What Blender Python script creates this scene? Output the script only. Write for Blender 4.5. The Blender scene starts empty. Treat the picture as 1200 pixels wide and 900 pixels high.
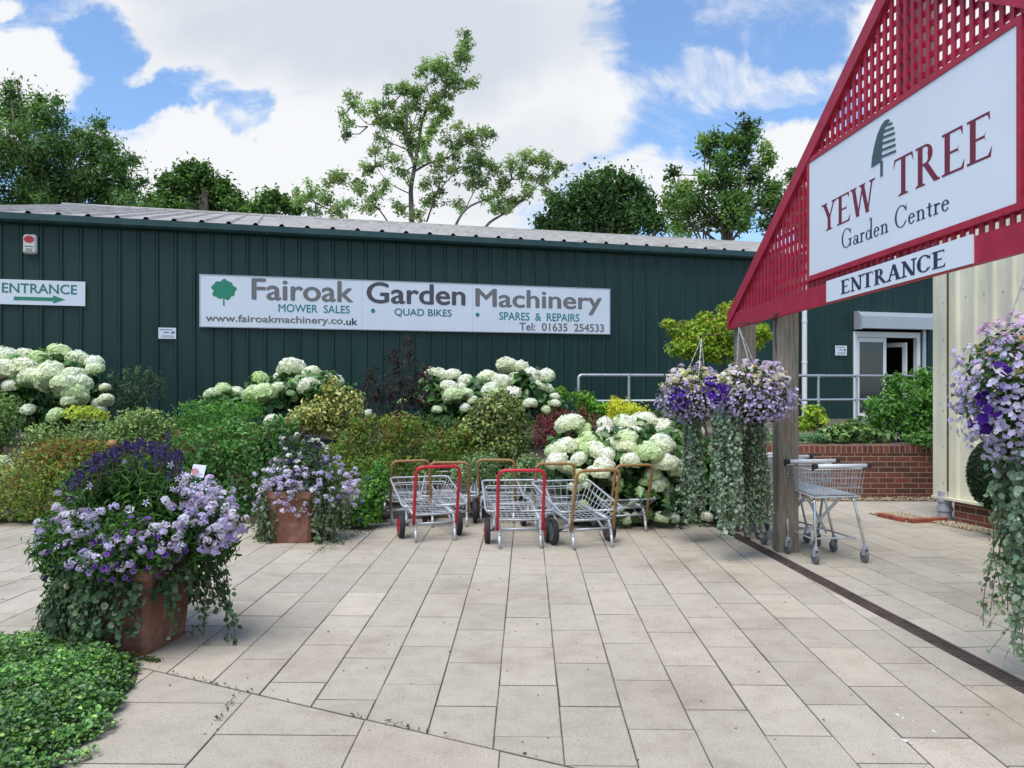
import bpy, math, random
import numpy as np
from mathutils import Vector
R = math.radians
rng = np.random.default_rng(7)
random.seed(7)
scene = bpy.context.scene
COL = scene.collection

# ------------------------------------------------------------------ camera, world, sun, exposure
F, CX, HY, CAMH = 950.0, 600.0, 450.0, 1.6          # focal length in photo pixels, horizon row, eye height
cam_d = bpy.data.cameras.new("camera")
cam = bpy.data.objects.new("camera", cam_d)
COL.objects.link(cam)
cam.location = (0, 0, CAMH)
cam.rotation_euler = (R(90), 0, 0)
cam_d.sensor_width = 36.0
cam_d.lens = F / 1200 * 36.0
cam_d.clip_start, cam_d.clip_end = 0.05, 2000
scene.camera = cam

SUN_EL, SUN_AZ = 66.0, 212.0                          # azimuth clockwise from +Y (away from the viewer)
sun_d = bpy.data.lights.new("sun", "SUN")
sun = bpy.data.objects.new("sun", sun_d)
COL.objects.link(sun)
sun_d.energy, sun_d.angle, sun_d.color = 2.0, R(42), (1.0, 0.965, 0.91)
sdir = Vector((math.sin(R(SUN_AZ)) * math.cos(R(SUN_EL)), math.cos(R(SUN_AZ)) * math.cos(R(SUN_EL)), math.sin(R(SUN_EL))))
sun.rotation_euler = sdir.to_track_quat("Z", "Y").to_euler()

scene.view_settings.view_transform = "Standard"
scene.view_settings.look = "None"
scene.view_settings.gamma = 1.0
scene.view_settings.use_curve_mapping = False
scene.view_settings.exposure = 1.0
scene.cycles.max_bounces = 8
scene.cycles.transparent_max_bounces = 8


class NT:
    """small helper to wire shader nodes"""
    def __init__(s, tree):
        s.t = tree; s.n = tree.nodes; s.l = tree.links
    def new(s, typ, **kw):
        n = s.n.new(typ)
        for k, v in kw.items():
            setattr(n, k, v)
        return n
    def put(s, node, key, val):
        sock = node.inputs[key]
        if hasattr(val, "is_output"):
            s.l.new(val, sock)
        else:
            sock.default_value = val
    def math(s, op, a, b=0.0, c=None, clamp=False):
        n = s.new("ShaderNodeMath", operation=op, use_clamp=clamp)
        s.put(n, 0, a); s.put(n, 1, b)
        if c is not None: s.put(n, 2, c)
        return n.outputs[0]
    def mix(s, fac, a, b, blend="MIX"):
        n = s.new("ShaderNodeMix", data_type="RGBA", blend_type=blend)
        s.put(n, 0, fac); s.put(n, 6, a); s.put(n, 7, b)
        return n.outputs[2]
    def ramp(s, fac, stops):
        n = s.new("ShaderNodeValToRGB")
        e = n.color_ramp.elements
        while len(e) < len(stops): e.new(0.5)
        for i, (p, c) in enumerate(stops):
            e[i].position = p
            e[i].color = c if len(c) == 4 else (*c, 1)
        s.put(n, 0, fac)
        return n.outputs[0]
    def noise(s, vec, scale, detail=4, rough=0.55, dist=0.0):
        n = s.new("ShaderNodeTexNoise")
        if vec is not None: s.put(n, "Vector", vec)
        s.put(n, "Scale", scale); s.put(n, "Detail", detail); s.put(n, "Roughness", rough); s.put(n, "Distortion", dist)
        return n


def build_world():
    w = bpy.data.worlds.new("World")
    scene.world = w
    w.use_nodes = True
    k = NT(w.node_tree)
    k.n.clear()
    sky = k.new("ShaderNodeTexSky", sky_type="NISHITA")
    sky.sun_disc = False
    sky.sun_elevation, sky.sun_rotation = R(SUN_EL), R(SUN_AZ)
    sky.air_density, sky.dust_density, sky.ozone_density = 1.0, 0.6, 2.0
    tc = k.new("ShaderNodeTexCoord")
    sep = k.new("ShaderNodeSeparateXYZ"); k.put(sep, 0, tc.outputs["Generated"])
    x, y, z = sep.outputs
    ay = k.math("ADD", k.math("ABSOLUTE", y), 0.08)
    u0, v0 = k.math("DIVIDE", x, ay), k.math("DIVIDE", z, ay)     # heading / height of the sky, a cloud sheet seen from the ground
    cmb = k.new("ShaderNodeCombineXYZ"); k.put(cmb, 0, u0); k.put(cmb, 1, v0); k.put(cmb, 2, 3.3)
    wn = k.noise(cmb.outputs[0], 5.0, 5, 0.6)
    ws = k.new("ShaderNodeSeparateXYZ"); k.put(ws, 0, wn.outputs["Color"])
    u = k.math("ADD", u0, k.math("MULTIPLY", k.math("SUBTRACT", ws.outputs[0], 0.5), 0.20))
    v = k.math("ADD", v0, k.math("MULTIPLY", k.math("SUBTRACT", ws.outputs[1], 0.5), 0.16))
    k8 = 0.926                                                     # correction for the 0.08 added above

    def blob(px, py, rx, ry, amp):
        bu, bv = (px - CX) / F * k8, (HY - py) / F * k8
        du = k.math("DIVIDE", k.math("SUBTRACT", u, bu), rx / F)
        dv = k.math("DIVIDE", k.math("SUBTRACT", v, bv), ry / F)
        d = k.math("SQRT", k.math("ADD", k.math("MULTIPLY", du, du), k.math("MULTIPLY", dv, dv)))
        m = k.new("ShaderNodeMapRange", interpolation_type="SMOOTHSTEP")
        k.put(m, 0, d); k.put(m, 1, 1.25); k.put(m, 2, 0.55); k.put(m, 3, 0.0); k.put(m, 4, amp)
        return m.outputs[0]
    blobs = [(380, 20, 270, 85, 1.0), (560, 80, 190, 125, 1.0), (300, 95, 120, 60, .9), (310, 190, 190, 62, .85), (470, 200, 170, 90, .8),
             (25, 95, 95, 48, 1.0), (-60, 120, 120, 80, .9), (0, 8, 40, 16, .5), (155, 120, 34, 14, .35), (935, 200, 75, 45, .9), (800, 215, 150, 40, .45),
             (820, 95, 160, 26, .30), (930, 105, 100, 30, .40), (1120, 60, 110, 130, .95), (660, 120, 80, 40, .6), (110, 10, 40, 14, .3),
             (1300, 100, 200, 160, .8), (200, -160, 300, 90, .7), (700, -220, 300, 110, .7), (-350, 120, 220, 140, .7)]
    tot = None
    for b in blobs:
        o = blob(*b)
        tot = o if tot is None else k.math("MAXIMUM", tot, o)
    holes = [(215, 125, 85, 26, .8), (315, 145, 34, 20, .55), (720, 50, 70, 60, .5), (150, 60, 60, 30, .6)]
    for b in holes:
        tot = k.math("SUBTRACT", tot, blob(*b))
    mpw = k.new("ShaderNodeMapping"); mpw.inputs["Scale"].default_value = (1.0, 2.6, 1.0); mpw.inputs["Rotation"].default_value = (0, 0, 0.35); k.put(mpw, 0, cmb.outputs[0])
    wisp = k.noise(mpw.outputs[0], 3.4, 7, 0.68, 0.6)
    wm = k.new("ShaderNodeMapRange", interpolation_type="SMOOTHSTEP"); k.put(wm, 0, wisp.outputs["Fac"]); k.put(wm, 1, 0.44); k.put(wm, 2, 0.72); k.put(wm, 3, 0.0); k.put(wm, 4, 0.42)
    tot = k.math("ADD", tot, wm.outputs[0])
    fine = k.noise(cmb.outputs[0], 7.5, 7, 0.62)
    mask = k.math("ADD", tot, k.math("MULTIPLY", k.math("SUBTRACT", fine.outputs["Fac"], 0.5), 0.95))
    m = k.new("ShaderNodeMapRange", interpolation_type="SMOOTHSTEP")
    k.put(m, 0, mask); k.put(m, 1, 0.12); k.put(m, 2, 0.74); k.put(m, 3, 0.06); k.put(m, 4, 1.0)
    body = k.noise(cmb.outputs[0], 3.2, 5, 0.55)
    greyb = k.math("MAXIMUM", blob(450, 45, 250, 85, 1.0), k.math("MAXIMUM", blob(330, -30, 200, 80, .8), blob(600, 190, 120, 60, .5)))
    gfac = k.math("MULTIPLY", greyb, k.math("ADD", body.outputs["Fac"], 0.42), clamp=True)
    ccol = k.mix(gfac, (5.45, 5.55, 5.7, 1), (3.75, 4.1, 4.6, 1))
    tint = k.mix(1.0, sky.outputs[0], (0.86, 1.08, 1.27, 1), "MULTIPLY")
    col = k.mix(m.outputs[0], tint, ccol)
    bg = k.new("ShaderNodeBackground"); k.put(bg, 0, col); k.put(bg, 1, 0.085)
    out = k.new("ShaderNodeOutputWorld"); k.l.new(bg.outputs[0], out.inputs[0])


build_world()

# ------------------------------------------------------------------ small helpers
def P(px, py, Y):
    return Vector(((px - CX) / F * Y, Y, CAMH - (py - HY) / F * Y))
def G(px, py):
    return P(px, py, CAMH * F / (py - HY))


class MB:
    """collects shapes for ONE mesh"""
    def __init__(s):
        s.v = []; s.f = []; s.n = 0
    def add(s, verts, faces):
        o = s.n
        s.v.extend([tuple(p) for p in verts]); s.n += len(verts)
        s.f.extend([tuple(i + o for i in f) for f in faces])
        return s
    def box(s, a, b):
        (x0, y0, z0), (x1, y1, z1) = a, b
        return s.hexa([(x0, y0, z0), (x1, y0, z0), (x1, y1, z0), (x0, y1, z0), (x0, y0, z1), (x1, y0, z1), (x1, y1, z1), (x0, y1, z1)])
    def hexa(s, c):
        return s.add(c, [(3, 2, 1, 0), (4, 5, 6, 7), (0, 1, 5, 4), (1, 2, 6, 5), (2, 3, 7, 6), (3, 0, 4, 7)])
    def prism(s, poly, off):
        """closed solid from a polygon (list of points) pushed along off"""
        n = len(poly); off = Vector(off)
        top = [Vector(p) + off for p in poly]
        return s.add([Vector(p) for p in poly] + top,
                     [tuple(reversed(range(n))), tuple(range(n, 2 * n))] + [(i, (i + 1) % n, n + (i + 1) % n, n + i) for i in range(n)])
    def bar(s, a, b, w, h, up=(0, 0, 1)):
        a, b = Vector(a), Vector(b)
        d = (b - a).normalized(); sd = d.cross(Vector(up))
        sd = sd.normalized() if sd.length > 1e-6 else Vector((1, 0, 0))
        u = sd.cross(d)
        c = [p + sd * x * w / 2 + u * y * h / 2 for p in (a, b) for x, y in ((-1, -1), (1, -1), (1, 1), (-1, 1))]
        return s.hexa(c)
    def tube(s, pts, r, n=8, closed=False, cap=True):
        pts = [Vector(p) for p in pts]; m = len(pts)
        rs = r if isinstance(r, (list, tuple)) else [r] * m
        rings = []; prev = None
        for i, p in enumerate(pts):
            if closed: t = pts[(i + 1) % m] - pts[i - 1]
            elif i == 0: t = pts[1] - p
            elif i == m - 1: t = p - pts[i - 1]
            else: t = (pts[i + 1] - p).normalized() + (p - pts[i - 1]).normalized()
            t = t.normalized() if t.length > 1e-9 else Vector((0, 0, 1))
            if prev is None:
                a = t.cross(Vector((0, 0, 1)))
                if a.length < 1e-3: a = t.cross(Vector((1, 0, 0)))
            else: a = prev - t * prev.dot(t)
            if a.length < 1e-6: a = t.orthogonal()
            a.normalize(); prev = a; b = t.cross(a)
            rings.append([p + (a * math.cos(2 * math.pi * j / n) + b * math.sin(2 * math.pi * j / n)) * rs[i] for j in range(n)])
        vs = [q for ring in rings for q in ring]; fs = []
        for i in range(m if closed else m - 1):
            i2 = (i + 1) % m
            for j in range(n):
                fs.append((i * n + j, i * n + (j + 1) % n, i2 * n + (j + 1) % n, i2 * n + j))
        if cap and not closed:
            fs.append(tuple(reversed(range(n)))); fs.append(tuple(range((m - 1) * n, m * n)))
        return s.add(vs, fs)
    def lathe(s, prof, n=20, centre=(0, 0, 0), axis="Z"):
        vs = []
        for r, h in prof:
            for j in range(n):
                c, d = r * math.cos(2 * math.pi * j / n), r * math.sin(2 * math.pi * j / n)
                q = (c, d, h) if axis == "Z" else (h, c, d)
                vs.append((q[0] + centre[0], q[1] + centre[1], q[2] + centre[2]))
        fs = [(i * n + j, i * n + (j + 1) % n, (i + 1) * n + (j + 1) % n, (i + 1) * n + j) for i in range(len(prof) - 1) for j in range(n)]
        fs += [tuple(reversed(range(n))), tuple(range((len(prof) - 1) * n, len(prof) * n))]
        return s.add(vs, fs)


def fillet(pts, r=0.05, n=4):
    """round the inner corners of a polyline"""
    pts = [Vector(p) for p in pts]; out = [pts[0]]
    for i in range(1, len(pts) - 1):
        p = pts[i]; a = (pts[i - 1] - p); b = (pts[i + 1] - p)
        d = min(r, a.length * .45, b.length * .45)
        p0, p1 = p + a.normalized() * d, p + b.normalized() * d
        for k in range(n + 1):
            t = k / n
            out.append(p0 * (1 - t) ** 2 + p * 2 * t * (1 - t) + p1 * t * t)
    out.append(pts[-1]); return out


def world_loc(o):
    v = Vector((0, 0, 0))
    while o is not None:
        v += o.location; o = o.parent
    return v
def link(name, me, mat, parent=None, local=False, smooth=False):
    if mat is not None: me.materials.append(mat)
    if smooth: me.polygons.foreach_set("use_smooth", [True] * len(me.polygons))
    o = bpy.data.objects.new(name, me); COL.objects.link(o)
    if parent is not None:
        o.parent = parent
        if not local:
            v = world_loc(parent)
            co = np.empty(len(me.vertices) * 3, np.float32); me.vertices.foreach_get("co", co)
            me.vertices.foreach_set("co", (co.reshape(-1, 3) - np.array(v, np.float32)).ravel())
    return o
def obj(name, mb, mat, parent=None, local=False, smooth=False):
    me = bpy.data.meshes.new(name); me.from_pydata(mb.v, [], mb.f); me.update()
    return link(name, me, mat, parent, local, smooth)
def tag(o, label, cat, group=None, kind=None):
    o["label"] = label; o["category"] = cat
    if group: o["group"] = group
    if kind: o["kind"] = kind
    return o
def thing(name, label, cat, loc=(0, 0, 0), rotz=0.0, group=None):
    o = bpy.data.objects.new(name, None); COL.objects.link(o)
    o.empty_display_size = 0.1
    o.location = loc; o.rotation_euler = (0, 0, rotz)
    return tag(o, label, cat, group)
def struct(name, mb, mat, label=None, smooth=False):
    o = obj(name, mb, mat, smooth=smooth); o["kind"] = "structure"
    if label: o["label"] = label; o["category"] = name.replace("_", " ")
    return o
def dup(root, loc, rotz, label):
    r = root.copy(); COL.objects.link(r); r.location = loc; r.rotation_euler = (0, 0, rotz); r["label"] = label
    for ch in list(root.children):
        c = ch.copy(); COL.objects.link(c); c.parent = r
        for g in list(ch.children):
            d = g.copy(); COL.objects.link(d); d.parent = c
    return r


# ------------------------------------------------------------------ materials
def principled(name):
    m = bpy.data.materials.new(name); m.use_nodes = True
    k = NT(m.node_tree); b = k.n["Principled BSDF"]
    return m, k, b
def plain(name, col, rough=0.6, metal=0.0, var=0.12, scale=6.0, bump=0.0, bscale=60.0, spec=0.5):
    m, k, b = principled(name)
    tc = k.new("ShaderNodeTexCoord")
    n = k.noise(tc.outputs["Object"], scale, 5, 0.6)
    lo = tuple(c * (1 - var) for c in col); hi = tuple(min(1, c * (1 + var)) for c in col)
    k.put(b, "Base Color", k.ramp(n.outputs["Fac"], [(0.3, lo), (0.7, hi)]))
    k.put(b, "Roughness", rough); k.put(b, "Metallic", metal); k.put(b, "Specular IOR Level", spec)
    if bump:
        n2 = k.noise(tc.outputs["Object"], bscale, 4, 0.6)
        bp = k.new("ShaderNodeBump"); k.put(bp, "Strength", bump); k.put(bp, "Distance", 0.01); k.put(bp, "Height", n2.outputs["Fac"])
        k.put(b, "Normal", bp.outputs[0])
    return m
def leafmat(name, trans=0.35, rough=0.55, spec=0.25):
    m, k, b = principled(name)
    a = k.new("ShaderNodeAttribute", attribute_name="Col")
    k.put(b, "Base Color", a.outputs["Color"]); k.put(b, "Roughness", rough); k.put(b, "Specular IOR Level", spec)
    t = k.new("ShaderNodeBsdfTranslucent")
    k.put(t, "Color", k.mix(1.0, a.outputs["Color"], (1.25, 1.3, 0.7, 1), "MULTIPLY"))
    mx = k.new("ShaderNodeMixShader"); k.put(mx, 0, trans)
    k.l.new(b.outputs[0], mx.inputs[1]); k.l.new(t.outputs[0], mx.inputs[2])
    k.l.new(mx.outputs[0], k.n["Material Output"].inputs[0])
    return m
M = {}
M["leaf"] = leafmat("leaf", 0.42)
M["glossleaf"] = leafmat("gloss_leaf", 0.2, 0.35, 0.5)
M["petal"] = leafmat("petal", 0.3, 0.7, 0.1)
M["bark"] = plain("bark", (0.11, 0.09, 0.07), 0.9, var=0.4, scale=3, bump=0.8, bscale=14)
M["palebark"] = plain("pale_bark", (0.115, 0.10, 0.085), 0.9, var=0.35, scale=1.5, bump=0.8, bscale=10)
M["twig"] = plain("twig", (0.07, 0.06, 0.035), 0.9, var=0.3)
M["white"] = plain("white_panel", (0.69, 0.735, 0.80), 0.45, var=0.03, scale=1.2)
M["whitepaint"] = plain("white_paint", (0.78, 0.78, 0.77), 0.5, var=0.04)
M["galv"] = plain("galvanised_steel", (0.46, 0.48, 0.50), 0.42, 0.35, var=0.14, scale=14)
M["wire"] = plain("zinc_wire", (0.46, 0.48, 0.50), 0.45, 0.3, var=0.1, scale=20)
M["chrome"] = plain("chromed_tube", (0.66, 0.70, 0.76), 0.16, 1.0, var=0.05)
M["redpaint"] = plain("red_paint", (0.48, 0.012, 0.028), 0.35, var=0.15, scale=12)
M["rust"] = plain("rusty_brown_paint", (0.29, 0.155, 0.055), 0.6, var=0.35, scale=22)
M["rubber"] = plain("rubber", (0.022, 0.022, 0.024), 0.75, var=0.2)
M["greyrubber"] = plain("grey_rubber", (0.12, 0.12, 0.125), 0.7, var=0.15)
M["hubred"] = plain("red_hub", (0.42, 0.012, 0.035), 0.45, var=0.1)
M["handlewhite"] = plain("white_plastic", (0.68, 0.69, 0.71), 0.3, var=0.04)
M["blackplastic"] = plain("black_plastic", (0.015, 0.015, 0.017), 0.4, var=0.1)
M["blueplastic"] = plain("blue_plastic", (0.02, 0.04, 0.25), 0.4, var=0.1)
M["crimson"] = plain("crimson_painted_wood", (0.36, 0.0085, 0.038), 0.5, var=0.2, scale=7, bump=0.12, bscale=40)
M["wire_dark"] = plain("dark_wire", (0.03, 0.03, 0.03), 0.6)
M["greypipe"] = plain("grey_pipe", (0.33, 0.35, 0.38), 0.4, var=0.08)
M["steelbright"] = plain("shutter_metal", (0.46, 0.48, 0.51), 0.35, 0.35, var=0.05)
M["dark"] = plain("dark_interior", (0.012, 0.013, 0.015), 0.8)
M["soil"] = plain("soil", (0.045, 0.032, 0.022), 0.95, var=0.5, scale=5, bump=1.0, bscale=25)
M["land"] = plain("land", (0.075, 0.10, 0.035), 0.95, var=0.4, scale=0.3)
M["terracotta"] = None
M["ink_purple"] = plain("maroon_lettering", (0.16, 0.008, 0.032), 0.5, var=0.05)
M["ink_navy"] = plain("navy_lettering", (0.018, 0.024, 0.055), 0.5, var=0.05)
M["ink_slate"] = plain("slate_green_print", (0.045, 0.085, 0.10), 0.5, var=0.05)
M["ink_grey"] = plain("grey_lettering", (0.17, 0.16, 0.165), 0.5, var=0.05)
M["ink_dgrey"] = plain("dark_grey_lettering", (0.075, 0.07, 0.085), 0.5, var=0.05)
M["ink_black"] = plain("black_lettering", (0.02, 0.02, 0.025), 0.5, var=0.05)
M["ink_teal"] = plain("teal_lettering", (0.018, 0.21, 0.21), 0.5, var=0.05)
M["ink_green"] = plain("green_print", (0.02, 0.23, 0.14), 0.5, var=0.05)
M["ink_dgreen"] = plain("deep_green_print", (0.03, 0.17, 0.15), 0.5, var=0.05)
M["ink_red"] = plain("red_print", (0.5, 0.03, 0.04), 0.5, var=0.05)
M["cream_plastic"] = plain("cream_plastic", (0.66, 0.63, 0.55), 0.4, var=0.04)
M["alu"] = plain("aluminium_edge", (0.42, 0.42, 0.44), 0.4, 0.6, var=0.1)
M["grate"] = plain("rusty_drain_grate", (0.075, 0.050, 0.042), 0.8, var=0.45, scale=8)


def mat_glass():
    m, k, b = principled("dark_window_glass")
    k.put(b, "Base Color", (0.03, 0.034, 0.036, 1)); k.put(b, "Roughness", 0.06); k.put(b, "Specular IOR Level", 0.8)
    return m
M["glass"] = mat_glass()


def mat_paving():
    m, k, b = principled("concrete_paving_slabs")
    a = k.new("ShaderNodeAttribute", attribute_name="Col")
    tc = k.new("ShaderNodeTexCoord"); o = tc.outputs["Object"]
    big = k.noise(o, 0.9, 5, 0.62); mid = k.noise(o, 6.5, 6, 0.7); fine = k.noise(o, 105, 5, 0.8); spots = k.noise(o, 48, 3, 0.6)
    c = k.mix(1.0, a.outputs["Color"], k.ramp(big.outputs["Fac"], [(0.27, (0.70, 0.68, 0.65)), (0.46, (0.95, 0.945, 0.94)), (0.6, (1, 1, 1)), (0.8, (1.10, 1.08, 1.04))]), "MULTIPLY")
    c = k.mix(0.75, c, k.ramp(mid.outputs["Fac"], [(0.30, (0.80, 0.785, 0.76)), (0.52, (0.98, 0.98, 0.98)), (0.68, (1.05, 1.05, 1.05))]), "MULTIPLY")
    c = k.mix(0.8, c, k.ramp(fine.outputs["Fac"], [(0.36, (0.58, 0.56, 0.53)), (0.50, (1, 1, 1)), (0.66, (1.16, 1.16, 1.16))]), "MULTIPLY")
    c = k.mix(0.8, c, k.ramp(spots.outputs["Fac"], [(0.26, (0.42, 0.40, 0.37)), (0.35, (1, 1, 1))]), "MULTIPLY")
    k.put(b, "Base Color", c); k.put(b, "Roughness", 0.88); k.put(b, "Specular IOR Level", 0.3)
    bp = k.new("ShaderNodeBump"); k.put(bp, "Strength", 0.6); k.put(bp, "Distance", 0.005); k.put(bp, "Height", fine.outputs["Fac"])
    k.put(b, "Normal", bp.outputs[0])
    return m
M["paving"] = mat_paving()
def mat_joint():
    m, k, b = principled("mossy_joint_sand")
    o = k.new("ShaderNodeTexCoord").outputs["Object"]
    n = k.noise(o, 1.3, 6, 0.7); n2 = k.noise(o, 30, 3, 0.6)
    c = k.ramp(n.outputs["Fac"], [(0.36, (0.042, 0.036, 0.024)), (0.52, (0.13, 0.11, 0.08)), (0.66, (0.27, 0.235, 0.18))])
    c = k.mix(0.7, c, k.ramp(n2.outputs["Fac"], [(0.35, (0.6, 0.62, 0.5)), (0.65, (1.15, 1.15, 1.15))]), "MULTIPLY")
    k.put(b, "Base Color", c); k.put(b, "Roughness", 0.95)
    return m
M["joint"] = mat_joint()


def mat_brick(name, bw=0.225, rh=0.075, axis="xz", soldier=False):
    m, k, b = principled(name)
    tc = k.new("ShaderNodeTexCoord"); sp = k.new("ShaderNodeSeparateXYZ"); k.put(sp, 0, tc.outputs["UV"])
    cb = k.new("ShaderNodeCombineXYZ"); k.put(cb, 0, sp.outputs[0]); k.put(cb, 1, sp.outputs[1])
    br = k.new("ShaderNodeTexBrick")
    br.offset = 0.0 if soldier else 0.5
    k.put(br, "Vector", cb.outputs[0]); k.put(br, "Scale", 1.0); k.put(br, "Brick Width", bw); k.put(br, "Row Height", rh)
    k.put(br, "Mortar Size", 0.0055); k.put(br, "Mortar Smooth", 0.15); k.put(br, "Bias", -0.15)
    k.put(br, "Color1", (0.225, 0.068, 0.042, 1)); k.put(br, "Color2", (0.085, 0.036, 0.028, 1)); k.put(br, "Mortar", (0.36, 0.30, 0.225, 1))
    n = k.noise(tc.outputs["Object"], 30, 5, 0.7)
    c = k.mix(0.7, br.outputs["Color"], k.ramp(n.outputs["Fac"], [(0.3, (0.65, 0.62, 0.6)), (0.7, (1.2, 1.18, 1.15))]), "MULTIPLY")
    k.put(b, "Base Color", c); k.put(b, "Roughness", 0.9)
    bp = k.new("ShaderNodeBump"); k.put(bp, "Strength", 0.7); k.put(bp, "Distance", 0.006); bp.invert = True; k.put(bp, "Height", br.outputs["Fac"])
    k.put(b, "Normal", bp.outputs[0])
    return m
M["brick"] = mat_brick("red_brick"); M["soldier"] = mat_brick("soldier_brick", 0.075, 0.30, soldier=True)


def mat_cladding(name, col, spec=0.35, rough=0.42):
    m, k, b = principled(name)
    tc = k.new("ShaderNodeTexCoord"); o = tc.outputs["Object"]
    mp = k.new("ShaderNodeMapping"); mp.inputs["Scale"].default_value = (1, 1, 0.12); k.put(mp, 0, o)
    st = k.noise(mp.outputs[0], 5, 5, 0.6); n = k.noise(o, 0.7, 4, 0.6); d = k.noise(o, 34, 3, 0.5)
    c = k.mix(1.0, (*col, 1), k.ramp(st.outputs["Fac"], [(0.3, (0.78, 0.80, 0.80)), (0.7, (1.18, 1.16, 1.13))]), "MULTIPLY")
    c = k.mix(1.0, c, k.ramp(n.outputs["Fac"], [(0.3, (0.9, 0.9, 0.9)), (0.7, (1.12, 1.12, 1.1))]), "MULTIPLY")
    c = k.mix(0.5, c, k.ramp(d.outputs["Fac"], [(0.76, (1, 1, 1)), (0.84, (2.2, 2.2, 2.2))]), "MULTIPLY")
    k.put(b, "Base Color", c); k.put(b, "Roughness", rough); k.put(b, "Specular IOR Level", spec)
    return m
M["green_clad"] = mat_cladding("dark_green_steel_cladding", (0.0115, 0.0375, 0.0335))
M["green_trim"] = mat_cladding("green_gutter", (0.026, 0.064, 0.066))
M["cream_clad"] = mat_cladding("cream_steel_cladding", (0.66, 0.63, 0.49), 0.3, 0.5)


def mat_roof():
    m, k, b = principled("weathered_fibre_roof")
    tc = k.new("ShaderNodeTexCoord"); o = tc.outputs["Object"]
    n = k.noise(o, 1.6, 6, 0.65); n2 = k.noise(o, 9, 4, 0.6)
    c = k.ramp(n.outputs["Fac"], [(0.28, (0.21, 0.19, 0.16)), (0.5, (0.34, 0.32, 0.295)), (0.75, (0.43, 0.42, 0.40))])
    c = k.mix(0.6, c, k.ramp(n2.outputs["Fac"], [(0.3, (0.75, 0.72, 0.68)), (0.7, (1.1, 1.1, 1.1))]), "MULTIPLY")
    k.put(b, "Base Color", c); k.put(b, "Roughness", 0.7)
    return m
M["roof"] = mat_roof()


def mat_wood():
    m, k, b = principled("weathered_oak_post")
    tc = k.new("ShaderNodeTexCoord"); o = tc.outputs["Object"]
    mp = k.new("ShaderNodeMapping"); mp.inputs["Scale"].default_value = (1, 1, 0.07); k.put(mp, 0, o)
    g = k.noise(mp.outputs[0], 46, 6, 0.65, 0.4); n = k.noise(o, 3.2, 4, 0.6)
    c = k.ramp(g.outputs["Fac"], [(0.28, (0.10, 0.082, 0.062)), (0.5, (0.22, 0.19, 0.15)), (0.75, (0.33, 0.29, 0.24))])
    c = k.mix(0.8, c, k.ramp(n.outputs["Fac"], [(0.3, (0.75, 0.74, 0.72)), (0.7, (1.12, 1.08, 1.02))]), "MULTIPLY")
    k.put(b, "Base Color", c); k.put(b, "Roughness", 0.85)
    bp = k.new("ShaderNodeBump"); k.put(bp, "Strength", 0.5); k.put(bp, "Distance", 0.006); k.put(bp, "Height", g.outputs["Fac"])
    k.put(b, "Normal", bp.outputs[0])
    return m
M["wood"] = mat_wood()


def mat_terracotta():
    m, k, b = principled("weathered_terracotta")
    tc = k.new("ShaderNodeTexCoord"); o = tc.outputs["Object"]
    n = k.noise(o, 4.5, 6, 0.65); n2 = k.noise(o, 16, 5, 0.6)
    c = k.ramp(n.outputs["Fac"], [(0.30, (0.13, 0.055, 0.036)), (0.5, (0.22, 0.090, 0.058)), (0.66, (0.30, 0.17, 0.125))])
    c = k.mix(0.8, c, k.ramp(n2.outputs["Fac"], [(0.3, (0.7, 0.66, 0.62)), (0.7, (1.1, 1.1, 1.1))]), "MULTIPLY")
    k.put(b, "Base Color", c); k.put(b, "Roughness", 0.85)
    bp = k.new("ShaderNodeBump"); k.put(bp, "Strength", 0.4); k.put(bp, "Distance", 0.01); k.put(bp, "Height", n2.outputs["Fac"])
    k.put(b, "Normal", bp.outputs[0])
    return m
M["terracotta"] = mat_terracotta()


def mat_floret():
    m, k, b = principled("hydrangea_florets")
    a = k.new("ShaderNodeAttribute", attribute_name="Col"); oi = k.new("ShaderNodeObjectInfo")
    c = k.mix(1.0, a.outputs["Color"], k.ramp(oi.outputs["Random"], [(0.0, (0.72, 0.88, 0.50)), (0.10, (0.86, 0.95, 0.72)), (0.25, (0.97, 1.0, 0.91)), (1.0, (1.02, 1.0, 0.98))]), "MULTIPLY")
    k.put(b, "Base Color", c); k.put(b, "Roughness", 0.8); k.put(b, "Specular IOR Level", 0.1)
    t = k.new("ShaderNodeBsdfTranslucent"); k.put(t, "Color", c)
    mx = k.new("ShaderNodeMixShader"); k.put(mx, 0, 0.3)
    k.l.new(b.outputs[0], mx.inputs[1]); k.l.new(t.outputs[0], mx.inputs[2]); k.l.new(mx.outputs[0], k.n["Material Output"].inputs[0])
    return m
M["floret"] = mat_floret()


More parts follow.
